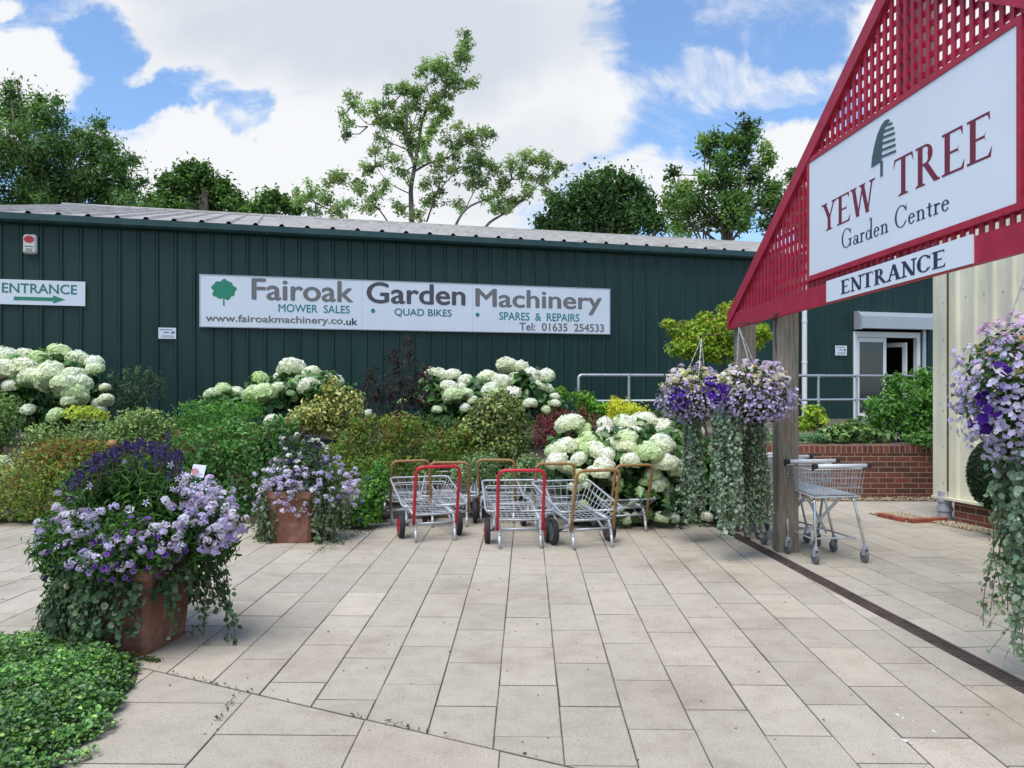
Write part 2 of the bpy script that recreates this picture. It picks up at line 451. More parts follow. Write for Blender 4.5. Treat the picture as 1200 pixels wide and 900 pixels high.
# ------------------------------------------------------------------ foliage and flowers (numpy meshes)
def nrmz(a):
    return a / np.maximum(np.linalg.norm(a, axis=1, keepdims=True), 1e-9)
def np_mesh(name, verts, faces, cols=None):
    """verts (n,3), faces (m,k) with k constant, cols per vertex (n,3)"""
    me = bpy.data.meshes.new(name)
    m, kk = faces.shape
    me.vertices.add(len(verts)); me.vertices.foreach_set("co", verts.astype(np.float32).ravel())
    me.loops.add(m * kk); me.loops.foreach_set("vertex_index", faces.astype(np.int32).ravel())
    me.polygons.add(m); me.polygons.foreach_set("loop_start", (np.arange(m) * kk).astype(np.int32))
    me.update(calc_edges=True)
    if cols is not None:
        at = me.color_attributes.new("Col", "FLOAT_COLOR", "POINT")
        at.data.foreach_set("color", np.hstack([cols, np.ones((len(cols), 1))]).astype(np.float32).ravel())
    return me
def pick(palette, n, jit=0.18):
    """palette: list of (weight, rgb)"""
    w = np.array([p[0] for p in palette], float); w /= w.sum()
    c = np.array([p[1] for p in palette], float)[rng.choice(len(palette), n, p=w)]
    return np.clip(c * (1 + rng.normal(0, jit, (n, 1))) * (1 + rng.normal(0, jit * .3, (n, 3))), 0.002, 0.95)
def leaf_geo(pts, nrm, cols, length, width, axis=None, fold=0.25, lj=0.3):
    """kite leaves folded along the midrib; returns verts, faces, cols"""
    n = len(pts)
    r = rng.normal(0, 1, (n, 3)) if axis is None else axis + rng.normal(0, .35, (n, 3))
    nrm = nrmz(nrm); t = nrmz(r - nrm * np.sum(r * nrm, 1, keepdims=True)); s = np.cross(nrm, t)
    L = (length * np.clip(1 + rng.normal(0, lj, (n, 1)), .45, 1.8)); W = L * (width / length)
    b = pts - t * L * .5; tip = pts + t * L * .5 - nrm * L * .12
    mid = pts - t * L * .05
    l = mid + s * W * .5 + nrm * W * fold; rr = mid - s * W * .5 + nrm * W * fold
    v = np.stack([b, rr, tip, l], 1).reshape(-1, 3)
    o = (np.arange(n) * 4)[:, None]
    f = np.concatenate([o + np.array([[0, 1, 2]]), o + np.array([[0, 2, 3]])])
    return v, f, np.repeat(cols, 4, 0)
def round_geo(pts, nrm, cols, length, width, lj=0.3, cup=0.12):
    """rounded six-cornered leaves"""
    n = len(pts); nrm = nrmz(nrm); r = rng.normal(0, 1, (n, 3))
    t = nrmz(r - nrm * np.sum(r * nrm, 1, keepdims=True)); s = np.cross(nrm, t)
    L = length * np.clip(1 + rng.normal(0, lj, (n, 1)), .45, 1.7); W_ = L * (width / length)
    prof = [(-.5, 0, 0), (-.22, -.46, cup), (.22, -.42, cup), (.5, 0, -cup * .6), (.22, .42, cup), (-.22, .46, cup)]
    v = np.stack([pts + t * L * a + s * W_ * b + nrm * L * c for a, b, c in prof], 1).reshape(-1, 3)
    o = (np.arange(n) * 6)[:, None]
    f = np.concatenate([o + np.array([q]) for q in ([0, 1, 2], [0, 2, 3], [0, 3, 4], [0, 4, 5])])
    return v, f, np.repeat(cols, 6, 0)
def flower_geo(pts, nrm, cols, radius, petals=5, width=0.75, cup=0.25, rj=0.2, eye=None):
    n = len(pts); nrm = nrmz(nrm)
    a = nrmz(np.cross(nrm, rng.normal(0, 1, (n, 3)))); b = np.cross(nrm, a)
    rad = radius * np.clip(1 + rng.normal(0, rj, (n, 1)), .5, 1.6)
    vs, fs, cs = [], [], []
    ph = rng.uniform(0, 6.28, (n, 1))
    for p in range(petals):
        an = ph + 2 * math.pi * p / petals; d = a * np.cos(an) + b * np.sin(an); e = np.cross(nrm, d)
        c0 = pts; tip = pts + d * rad + nrm * rad * cup
        m = pts + d * rad * .62 + nrm * rad * cup * .8
        w = rad * width * math.sin(math.pi / petals) * 1.5
        v = np.stack([c0, m - e * w * .5, tip, m + e * w * .5], 1).reshape(-1, 3)
        o = (np.arange(n) * 4)[:, None] + len(np.concatenate(vs)) if vs else (np.arange(n) * 4)[:, None]
        vs.append(v); fs.append(np.concatenate([o + np.array([[0, 1, 2]]), o + np.array([[0, 2, 3]])]))
        cc = np.repeat(cols, 4, 0)
        if eye is not None:
            cc = cc.copy(); cc[0::4] = eye
        cs.append(cc)
    return np.concatenate(vs), np.concatenate(fs), np.concatenate(cs)
def merge(*geos):
    vs, fs, cs, o = [], [], [], 0
    for v, f, c in geos:
        vs.append(v); fs.append(f + o); cs.append(c); o += len(v)
    return np.concatenate(vs), np.concatenate(fs), np.concatenate(cs)
def sphere_dirs(n):
    return nrmz(rng.normal(0, 1, (n, 3)))
def cloud(clumps, n, shell=0.28, lift=0.35, rand=0.55, floor=None, ragged=0.10):
    """points spread through ellipsoid clumps [(c(3), r(3))]; more of them towards the outside. returns pts, normals, clump index"""
    C = np.array([c for c, r in clumps], float); S = np.array([np.broadcast_to(r, 3) for c, r in clumps], float)
    vol = (S.prod(1)) ** (2 / 3); idx = rng.choice(len(C), n, p=vol / vol.sum())
    d = sphere_dirs(n); rr = np.clip(1 - np.abs(rng.normal(0, shell, n)) + rng.normal(0, ragged, n), .05, 1.35)
    pts = C[idx] + d * S[idx] * rr[:, None]
    nr = d / S[idx] * S[idx].mean(1, keepdims=True)
    nr = nrmz(nr) + np.array([0, 0, lift]) + rng.normal(0, rand, (n, 3))
    if floor is not None:
        keep = pts[:, 2] > floor; pts, nr, idx = pts[keep], nr[keep], idx[keep]
    return pts, nrmz(nr), idx
def subclumps(clumps, k, fr=(.28, .5), spread=.85):
    out = []
    for c, r in clumps:
        r = np.broadcast_to(np.array(r, float), 3)
        for _ in range(k):
            d = sphere_dirs(1)[0] * rng.uniform(.35, spread)
            out.append((np.array(c) + d * r, r * rng.uniform(*fr)))
    return out


def bed_z(X, Y):
    """height of the planted bank between the paving and the shed"""
    t = np.clip((Y - 9.3) / 4.0, 0, 1)
    return 0.03 + 0.68 * t * t * (3 - 2 * t)


def shrub(name, label, cat, px, py_base, Y, clumps_px, palette, n, leaf=(.055, .03), mat="leaf", group=None, sub=5,
          shell=.3, lift=.35, rand=.6, stems=5, clump_var=0.12, flower=None, tipcol=None, fr=(.3, .5), base_z=None, depth=0.9, axis=None, raw=False):
    """a bush rooted at photo column px, depth Y; clumps_px = [(px, py, rx, ry)] in photo pixels at that depth"""
    X = (px - CX) / F * Y
    bz = float(bed_z(X, Y)) if base_z is None else base_z
    root = thing(name, label, cat, (X, Y, bz - 0.03), 0, group)
    cl = []
    for (cx_, cy_, rx, ry) in clumps_px:
        p = P(cx_, cy_, Y); s = Y / F
        cl.append((np.array([p.x, Y + rng.normal(0, .05), p.z]), np.array([rx * s, (rx + ry) / 2 * s * depth, ry * s])))
    allc = cl if raw else cl + subclumps(cl, sub, fr)
    pts, nr, idx = cloud(allc, n, shell, lift, rand, floor=bz + .02)
    cols = 2.25 * pick(palette, len(pts), .13) * (1 + rng.normal(0, clump_var, (len(allc), 1)))[idx]
    if tipcol is not None:                                   # young shoots of another colour at the tips of the upper twigs
        zz = (pts[:, 2] - pts[:, 2].min()) / max(1e-6, np.ptp(pts[:, 2]))
        sel = rng.random(len(pts)) < np.clip((zz - .35) * 1.3, 0, .85) * tipcol[0]
        cols[sel] = 1.45 * pick([(1, tipcol[1])], sel.sum())
    g = leaf_geo(pts, nr, np.clip(cols, .002, .9), leaf[0], leaf[1], axis=None if axis is None else np.broadcast_to(np.array(axis, float), (len(pts), 3)))
    me = np_mesh("foliage", *g)
    link("foliage", me, M[mat], root)
    sm = MB()
    for i in range(stems):
        c, r = allc[rng.integers(len(allc))]
        a = Vector((X + rng.normal(0, .06), Y + rng.normal(0, .06), bz - .03)); b = Vector(c)
        mid = (a + b) / 2 + Vector(rng.normal(0, .05, 3))
        sm.tube([a, mid, b], [.018, .012, .005], 5)
    obj("stem", sm, M["twig"], root)
    if flower:
        fl = flower
        n2 = fl["n"]; p2, n_2, _ = cloud(fl.get("clumps") or allc, n2, .1, .5, .4, floor=bz + .05)
        link("blossoms", np_mesh("blossoms", *flower_geo(p2, n_2, pick(fl["pal"], len(p2)), fl["r"], fl.get("petals", 5))), M["petal"], root)
    return root, allc


# ------------------------------------------------------------------ ground, paving, drain
mb = MB(); mb.add([(-400, -60, -0.05), (400, -60, -0.05), (400, 600, -0.05), (-400, 600, -0.05)], [(0, 1, 2, 3)])
struct("ground", mb, M["land"], "flat green and brown land under and beyond the garden centre")
mb = MB(); mb.add([(-16, -3, -0.009), (16, -3, -0.009), (16, 14, -0.009), (-16, 14, -0.009)], [(0, 1, 2, 3)])
struct("paving_bed", mb, M["joint"], "dark mossy sand in the joints between the paving slabs")


def clip(poly, n, c):
    """keep the part of a 2-D polygon where dot(n,p) <= c"""
    out = []
    for i in range(len(poly)):
        a, b = poly[i], poly[(i + 1) % len(poly)]
        da, db = n[0] * a[0] + n[1] * a[1] - c, n[0] * b[0] + n[1] * b[1] - c
        if da <= 0: out.append(a)
        if (da < 0 < db) or (db < 0 < da):
            t = da / (da - db); out.append((a[0] + (b[0] - a[0]) * t, a[1] + (b[1] - a[1]) * t))
    return out
def inset(poly, d):
    """shrink a convex ccw polygon"""
    p = list(poly); n = len(poly)
    for i in range(n):
        a, b = poly[i], poly[(i + 1) % n]
        e = (b[0] - a[0], b[1] - a[1]); L = math.hypot(*e)
        if L < 1e-6: continue
        nn = (e[1] / L, -e[0] / L)
        p = clip(p, nn, nn[0] * a[0] + nn[1] * a[1] - d)
        if len(p) < 3: return []
    return p
class Slabs:
    def __init__(s): s.mb = MB(); s.c = []
    def add(s, poly, base):
        area = sum(poly[i][0] * poly[(i + 1) % len(poly)][1] - poly[(i + 1) % len(poly)][0] * poly[i][1] for i in range(len(poly))) / 2
        if area < 0: poly = poly[::-1]
        gap = random.uniform(.0010, .0030)
        p0 = inset(poly, gap); p1 = inset(poly, gap + .004)
        if len(p0) < 3 or len(p0) != len(p1): return
        z = random.uniform(-.0012, .0006); n = len(p0)
        tilt = (random.gauss(0, .0006), random.gauss(0, .0006))
        cx_ = sum(q[0] for q in p0) / n; cy_ = sum(q[1] for q in p0) / n
        zz = lambda q: z + (q[0] - cx_) * tilt[0] + (q[1] - cy_) * tilt[1]
        vs = [(q[0], q[1], -.014) for q in p0] + [(q[0], q[1], zz(q) - .003) for q in p0] + [(q[0], q[1], zz(q)) for q in p1]
        fs = [tuple(range(2 * n, 3 * n))]
        for i in range(n):
            j = (i + 1) % n
            fs += [(i, j, n + j, n + i), (n + i, n + j, 2 * n + j, 2 * n + i)]
        s.mb.add(vs, fs)
        f = random.gauss(1, .05); h = random.gauss(0, .003)
        top = (base[0] * f * (1 + h), base[1] * f, base[2] * f * (1 - h * 1.5))
        s.c += [(.13, .112, .082)] * n + [(.22, .195, .155)] * n + [top] * n                # dirty edges, clean top
    def build(s, name, label):
        o = struct(name, s.mb, M["paving"], label)
        at = o.data.color_attributes.new("Col", "FLOAT_COLOR", "POINT")
        at.data.foreach_set("color", np.hstack([np.array(s.c), np.ones((len(s.c), 1))]).astype(np.float32).ravel())
        return o


SLAB = (0.447, 0.396, 0.321)
seamA, seamB = G(187, 787), G(580, 878)                      # cut joint where the small slabs stop
sd = (seamB - seamA).normalized(); sn = (-sd.y, sd.x)         # points away from the viewer
sc_ = sn[0] * seamA.x + sn[1] * seamA.y
drA, drB = G(862, 627), G(1200, 805)
dd = (drB - drA).normalized()                                 # along the drain, towards the viewer
dn = (dd.y, -dd.x)                                            # points left (-X)
if dn[0] > 0: dn = (-dn[0], -dn[1])
dc = dn[0] * drA.x + dn[1] * drA.y
HALF = 0.058


def lay(slabs, org, ang, w, l, ranges, cuts, base, rowoff):
    ca, sa = math.cos(ang), math.sin(ang)
    for i in range(*ranges[0]):
        off = rowoff(i)
        for j in range(*ranges[1]):
            e = .0022; jj = lambda: random.gauss(0, .0011)
            q = [(i * w + jj(), j * l + off + e + jj()), ((i + 1) * w + jj(), j * l + off + e + jj()), ((i + 1) * w + jj(), (j + 1) * l + off - e + jj()), (i * w + jj(), (j + 1) * l + off - e + jj())]
            q = [(org[0] + x * ca + y * sa, org[1] - x * sa + y * ca) for x, y in q]
            for n, c in cuts:
                q = clip(q, n, c)
                if len(q) < 3: break
            if len(q) >= 3: slabs.add(q, base)


ra = math.atan(18 / 950)
offs = {}
def ro(i):
    if i not in offs: offs[i] = (0.31 if i % 2 else 0.0) + random.uniform(-.05, .05)
    return offs[i]
s1 = Slabs()
lay(s1, (0.223, 3.416), ra, .308, .625, ((-34, 12), (-6, 16)), [((-sn[0], -sn[1]), -sc_ - .004), (dn, 1e9), ((-dn[0], -dn[1]), -dc - HALF - .006)], SLAB, ro)
s1.build("paving", "beige concrete slabs laid in long staggered rows across the forecourt")
s2 = Slabs()
lay(s2, tuple(G(400, 900))[:2], ra, .655, .655, ((-16, 14), (-14, 6)), [(sn, sc_ - .004), ((-dn[0], -dn[1]), -dc - HALF - .006)], (SLAB[0] * 1.01, SLAB[1] * 1.0, SLAB[2] * 1.0), lambda i: (.33 if i % 2 else 0) + random.uniform(-.03, .03))
s2.build("large_slab_paving", "larger square beige slabs in front of the slanting cut joint")
s3 = Slabs()
lay(s3, (drA.x, drA.y), math.atan2(-dd.x, -dd.y), .305, .61, ((-1, 34), (-14, 9)), [(dn, dc - HALF - .006), ((0, 1), 11.05)], (SLAB[0] * 1.0, SLAB[1] * 1.0, SLAB[2] * .99), lambda i: .305 * (i % 2) + random.uniform(-.02, .02))
s3.build("entrance_paving", "beige concrete slabs inside the gateway right of the drain")

# slotted drain channel under the gateway
dr = thing("drain_channel", "narrow rusty slotted drain set in the paving under the gateway", "drain", (drA.x, drA.y, 0))
far, near = drA - dd * 2.5, drA + dd * 9
fr_, sl = MB(), MB()
side = Vector((dn[0], dn[1], 0))
for s_ in (-1, 1):
    fr_.bar(far + side * s_ * (HALF - .006) + Vector((0, 0, -.006)), near + side * s_ * (HALF - .006) + Vector((0, 0, -.006)), .010, .010)
obj("channel_edge", fr_, M["grate"], dr)
L = (near - far).length; nsl = int(L / .028)
for i in range(nsl):
    p = far + dd * (i + .5) * .028 + Vector((0, 0, -.006))
    sl.bar(p - side * (HALF - .013), p + side * (HALF - .013), .013, .007)
for s_ in (-.33, .33):
    sl.bar(far + side * s_ * HALF + Vector((0, 0, -.0075)), near + side * s_ * HALF + Vector((0, 0, -.0075)), .008, .007)
g_ = obj("grating", sl, M["grate"], dr)

# planted bank and terrace
xs = np.linspace(-22, 2.75, 60)
edge_px = [(-900, 9.6), (-200, 9.35), (110, 9.25), (290, 9.25), (391, 9.0), (449, 9.55), (575, 9.7), (700, 9.6), (770, 9.45), (850, 9.4), (905, 9.4)]
ex = np.array([(p - CX) / F * y for p, y in edge_px]); ey = np.array([y for p, y in edge_px])
mb = MB(); NYB = 40; ymax = 21.0
for x in xs:
    y0 = float(np.interp(x, ex, ey))
    for j in range(NYB + 1):
        y = y0 + (ymax - y0) * (j / NYB) ** 1.3
        z = -.03 if j == 0 else float(bed_z(x, y)) + random.uniform(-.012, .02)
        mb.add([(x, y, z)], [])
for i in range(len(xs) - 1):
    for j in range(NYB):
        a = i * (NYB + 1) + j
        mb.f.append((a, a + NYB + 1, a + NYB + 2, a + 1))
struct("soil_bank", mb, M["soil"], "dark soil of the planted bank below the shed")
BWY = 11.42
mb = MB(); mb.box((2.75, BWY + .22, -.04), (30, 24, .735))
struct("terrace", mb, M["joint"], "raised terrace level with the shed door behind the brick wall")

# ------------------------------------------------------------------ the shed
WX0, WY0 = -9.45, 14.96
we = Vector((.9594, .2822, 0)); wn = Vector((.2822, -.9594, 0))
def W(d, z, off=0.0):
    return Vector((WX0, WY0, 0)) + we * d + wn * off + Vector((0, 0, z))
def wd(px):
    k = (px - CX) / F
    return (k * WY0 - WX0) / (we.x - k * we.y)
def wp(px, py, off=0.0):
    d = wd(px); q = W(d, 0)
    return d, CAMH + (HY - py) * q.y / F
D0, D1, EAVE, DEPTH, RIDGE = -1.35, 30.0, 4.62, 11.0, 7.12
dA, dB = wd(1001), wd(1076)                                    # door opening
ZT, ZD = .74, wp(1036, 389)[1]
shed = thing("machinery_shed", "long dark green ribbed steel shed behind the flower bank", "shed", W(8, 0))


def ribbed(mbx, d0, d1, z0, z1, pos, pitch=.3333, rib=.032, rw=.06, tw=.03, phase=0.0):
    """trapezoid-ribbed sheet; pos(d, z, off) gives the point"""
    prof = [(d0, 0)]
    k = math.ceil((d0 - phase) / pitch)
    while phase + k * pitch < d1:
        c = phase + k * pitch; k += 1
        for x, o in ((-rw / 2 - .012, 0), (-tw / 2, rib), (tw / 2, rib), (rw / 2 + .012, 0)):
            if d0 < c + x < d1: prof.append((c + x, o))
    prof.append((d1, 0))
    vs = [pos(x, z, o) for x, o in prof for z in (z0, z1)]
    mbx.add(vs, [(2 * i, 2 * i + 2, 2 * i + 3, 2 * i + 1) for i in range(len(prof) - 1)])


mb = MB()
ph = wd(25)
ribbed(mb, D0, dA - .06, .02, EAVE, W, phase=ph)
ribbed(mb, dB + .06, D1, .02, EAVE, W, phase=ph)
ribbed(mb, dA - .06, dB + .06, ZD + .06, EAVE, W, phase=ph)
WB = lambda d, z, off=0: W(d, z, -DEPTH * 2 - off)
ribbed(mb, D0, D1, .02, EAVE, WB, phase=ph)
for d, s_ in ((D0, -1), (D1, 1)):
    mb.add([W(d, .02), W(d, EAVE), W(d, RIDGE - .05, -DEPTH), W(d, EAVE, -2 * DEPTH), W(d, .02, -2 * DEPTH)], [(0, 1, 2, 3, 4)])
obj("wall", mb, M["green_clad"], shed)
# roof: ribbed sheets, gutter, ridge
mb = MB()
def rf(side):
    def f(d, t, off):
        o = .17 - t * (DEPTH + .17); zz = EAVE + .13 + (RIDGE - EAVE - .1) * t
        if side: o = -2 * DEPTH - o
        return W(d, zz + off, o)
    return f
for sd_ in (0, 1):
    ribbed(mb, D0 - .12, D1 + .1, 0, 1, rf(sd_), pitch=.5, rib=.045, rw=.09, tw=.045)
    ribbed(mb, D0 - .12, D1 + .1, 0, 1, lambda d, t, off: rf(sd_)(d, t, off) - Vector((0, 0, .04)), pitch=50, rib=0)
rfo = obj("roof", mb, M["roof"], shed)
mb = MB()
for d0, d1 in [(D0 - .1 + i * 3.0, min(D0 - .1 + (i + 1) * 3.0 - .02, D1 + .08)) for i in range(11)]:
    mb.tube([W(d0, RIDGE + .03, -DEPTH), W(d1, RIDGE + .03, -DEPTH)], .07, 8)
obj("ridge_cap", mb, M["roof"], rfo)
mb = MB()
prof = [(.06, EAVE - .06), (.20, EAVE - .04), (.235, EAVE), (.235, EAVE + .115), (.205, EAVE + .115), (.06, EAVE + .10)]
mb.prism([W(D0 - .15, z, o) for o, z in prof], we * (D1 - D0 + .25))
obj("gutter", mb, M["green_trim"], shed)
mb = MB()
for c in (D0,):
    mb.prism([W(c - .02, .02, .045), W(c + .12, .02, .045), W(c + .12, EAVE, .045), W(c - .02, EAVE, .045)], wn * .012)
obj("corner_flashing", mb, M["green_trim"], shed)

# shed door and shutter
mb = MB()
dm = (dA + dB) / 2
mid = dA + (dB - dA) * .47
for d in (dA - .04, dB - .06):
    mb.prism([W(d, ZT, .03), W(d + .10, ZT, .03), W(d + .10, ZD, .03), W(d, ZD, .03)], wn * -.13)
mb.prism([W(dA + .062, ZD - .14, .028), W(dB - .062, ZD - .14, .028), W(dB - .062, ZD - .002, .028), W(dA + .062, ZD - .002, .028)], wn * -.12)
dfr = obj("door_frame", mb, M["whitepaint"], shed)
mb = MB()
for d in (dA + .068, mid - .04):
    mb.prism([W(d, ZT + .02, .0), W(d + .09, ZT + .02, .0), W(d + .09, ZD - .15, .0), W(d, ZD - .15, .0)], wn * -.05)
for z in (ZT + .02, ZD - .26):
    mb.prism([W(dA + .16, z, -.002), W(mid - .042, z, -.002), W(mid - .042, z + .11, -.002), W(dA + .16, z + .11, -.002)], wn * -.045)
leafd = obj("sliding_door", mb, M["whitepaint"], shed)
mb = MB(); mb.prism([W(dA + .15, ZT + .12, -.02), W(mid - .03, ZT + .12, -.02), W(mid - .03, ZD - .25, -.02), W(dA + .15, ZD - .25, -.02)], wn * -.012)
obj("pane", mb, M["glass"], leafd)
mb = MB()
a0, a1 = W(dB - .30, ZT, -.10), W(dB - .62, ZT, -.75)            # inner leaf standing open
for t0, t1 in ((0, .12), (.88, 1)):
    p0, p1 = a0.lerp(a1, t0), a0.lerp(a1, t1)
    mb.prism([p0, p1, p1 + Vector((0, 0, ZD - ZT - .25)), p0 + Vector((0, 0, ZD - ZT - .25))], we * .05)
mb.prism([a0.lerp(a1, .12) + Vector((0, 0, ZD - ZT - .36)), a0.lerp(a1, .88) + Vector((0, 0, ZD - ZT - .36)), a0.lerp(a1, .88) + Vector((0, 0, ZD - ZT - .25)), a0.lerp(a1, .12) + Vector((0, 0, ZD - ZT - .25))], we * .045)
obj("open_door_leaf", mb, M["whitepaint"], shed)
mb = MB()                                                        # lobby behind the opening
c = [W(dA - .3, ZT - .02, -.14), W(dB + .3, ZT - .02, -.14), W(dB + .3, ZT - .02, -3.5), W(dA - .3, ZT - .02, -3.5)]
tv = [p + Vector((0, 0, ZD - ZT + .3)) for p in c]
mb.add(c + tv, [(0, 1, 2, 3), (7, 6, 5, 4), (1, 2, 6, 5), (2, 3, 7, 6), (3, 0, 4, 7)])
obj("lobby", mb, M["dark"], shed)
s0, s1_ = wd(1000), wd(1089)
z0, z1 = wp(1044, 386)[1], wp(1044, 367)[1]
mb = MB()
mb.prism([W(s0 + .03, z0, .03), W(s0 + .03, z0, .27), W(s0 + .03, z0 + .30, .27), W(s0 + .03, z1, .17), W(s0 + .03, z1, .03)], we * (s1_ - s0 - .06))
shb = obj("shutter_box", mb, M["steelbright"], shed)
mb = MB()
for d in (s0 - .01, s1_ - .03):
    mb = MB(); mb.prism([W(d, z0 - .03, .028), W(d, z0 - .03, .285), W(d, z0 + .31, .285), W(d, z1 + .015, .18), W(d, z1 + .015, .028)], we * .038)
    obj("end_plate", mb, M["greypipe"], shb)
mb = MB()
mb.prism([W(wd(1079), ZT, .034), W(wd(1079) + .09, ZT, .034), W(wd(1079) + .09, z0, .034), W(wd(1079), z0, .034)], wn * .05)
obj("shutter_guide", mb, M["steelbright"], shb)
# white downpipe on the shed
dp = thing("downpipe", "white downpipe running down the shed wall right of the gate post", "downpipe", W(wd(940), ZT, .09))
mb = MB(); mb.tube([W(wd(940), ZT, .09), W(wd(940), EAVE - .03, .09)], .062, 12)
obj("pipe", mb, M["whitepaint"], dp, smooth=False)
mb = MB()
for z in (1.1, 2.1, 3.1, 4.1):
    mb = MB(); mb.tube([W(wd(940), z, .09), W(wd(940), z + .05, .09)], .07, 12)
    obj("clip", mb, M["whitepaint"], dp)


# ------------------------------------------------------------------ lettering
def font_mesh(body, bold=0.0):
    cu = bpy.data.curves.new("letters", "FONT"); cu.body = body; cu.size = 1.0; cu.fill_mode = "BOTH"; cu.extrude = .02
    cu.resolution_u = 6
    o = bpy.data.objects.new("letters", cu); COL.objects.link(o)
    bpy.context.view_layer.update()
    me = bpy.data.meshes.new_from_object(o.evaluated_get(bpy.context.evaluated_depsgraph_get()))
    bpy.data.objects.remove(o); bpy.data.curves.remove(cu)
    if bold:                                                     # heavier strokes: shifted copies of slightly different thickness
        co = np.empty(len(me.vertices) * 3, np.float32); me.vertices.foreach_get("co", co); co = co.reshape(-1, 3)
        fs = [tuple(p.vertices) for p in me.polygons]; mbx = MB()
        for i, (dx, dy) in enumerate(((-1, 0), (1, 0), (0, .7), (0, -.7), (0, 0))):
            q = co + np.array([dx * bold, dy * bold, 0]); q[:, 2] *= 1 + .06 * i
            mbx.add(q.tolist(), fs)
        me = bpy.data.meshes.new("lettering"); me.from_pydata(mbx.v, [], mbx.f); me.update()
    return me
def place(me, name, origin, right, up, mat, parent, thick=.004):
    """map mesh bbox (x,y) onto the parallelogram origin + right + up, standing proud by thick"""
    co = np.empty(len(me.vertices) * 3, np.float32); me.vertices.foreach_get("co", co); co = co.reshape(-1, 3)
    lo, hi = co.min(0), co.max(0)
    q = (co - lo) / np.maximum(hi - lo, 1e-6)
    nrm = np.array(right.cross(up).normalized())
    w = np.array(origin) + q[:, :1] * np.array(right) + q[:, 1:2] * np.array(up) + q[:, 2:3] * nrm * thick
    me.vertices.foreach_set("co", w.astype(np.float32).ravel()); me.update()
    return link(name, me, mat, parent)
def wall_text(body, px0, px1, ptop, pbot, mat, parent, off, bold=0.012, name="lettering"):
    """ptop / pbot measured at px0"""
    d0, d1 = wd(px0), wd(px1); zb, zt = wp(px0, pbot)[1], wp(px0, ptop)[1]
    return place(font_mesh(body, bold), name, W(d0, zb, off), we * (d1 - d0), Vector((0, 0, zt - zb)), M[mat], parent)


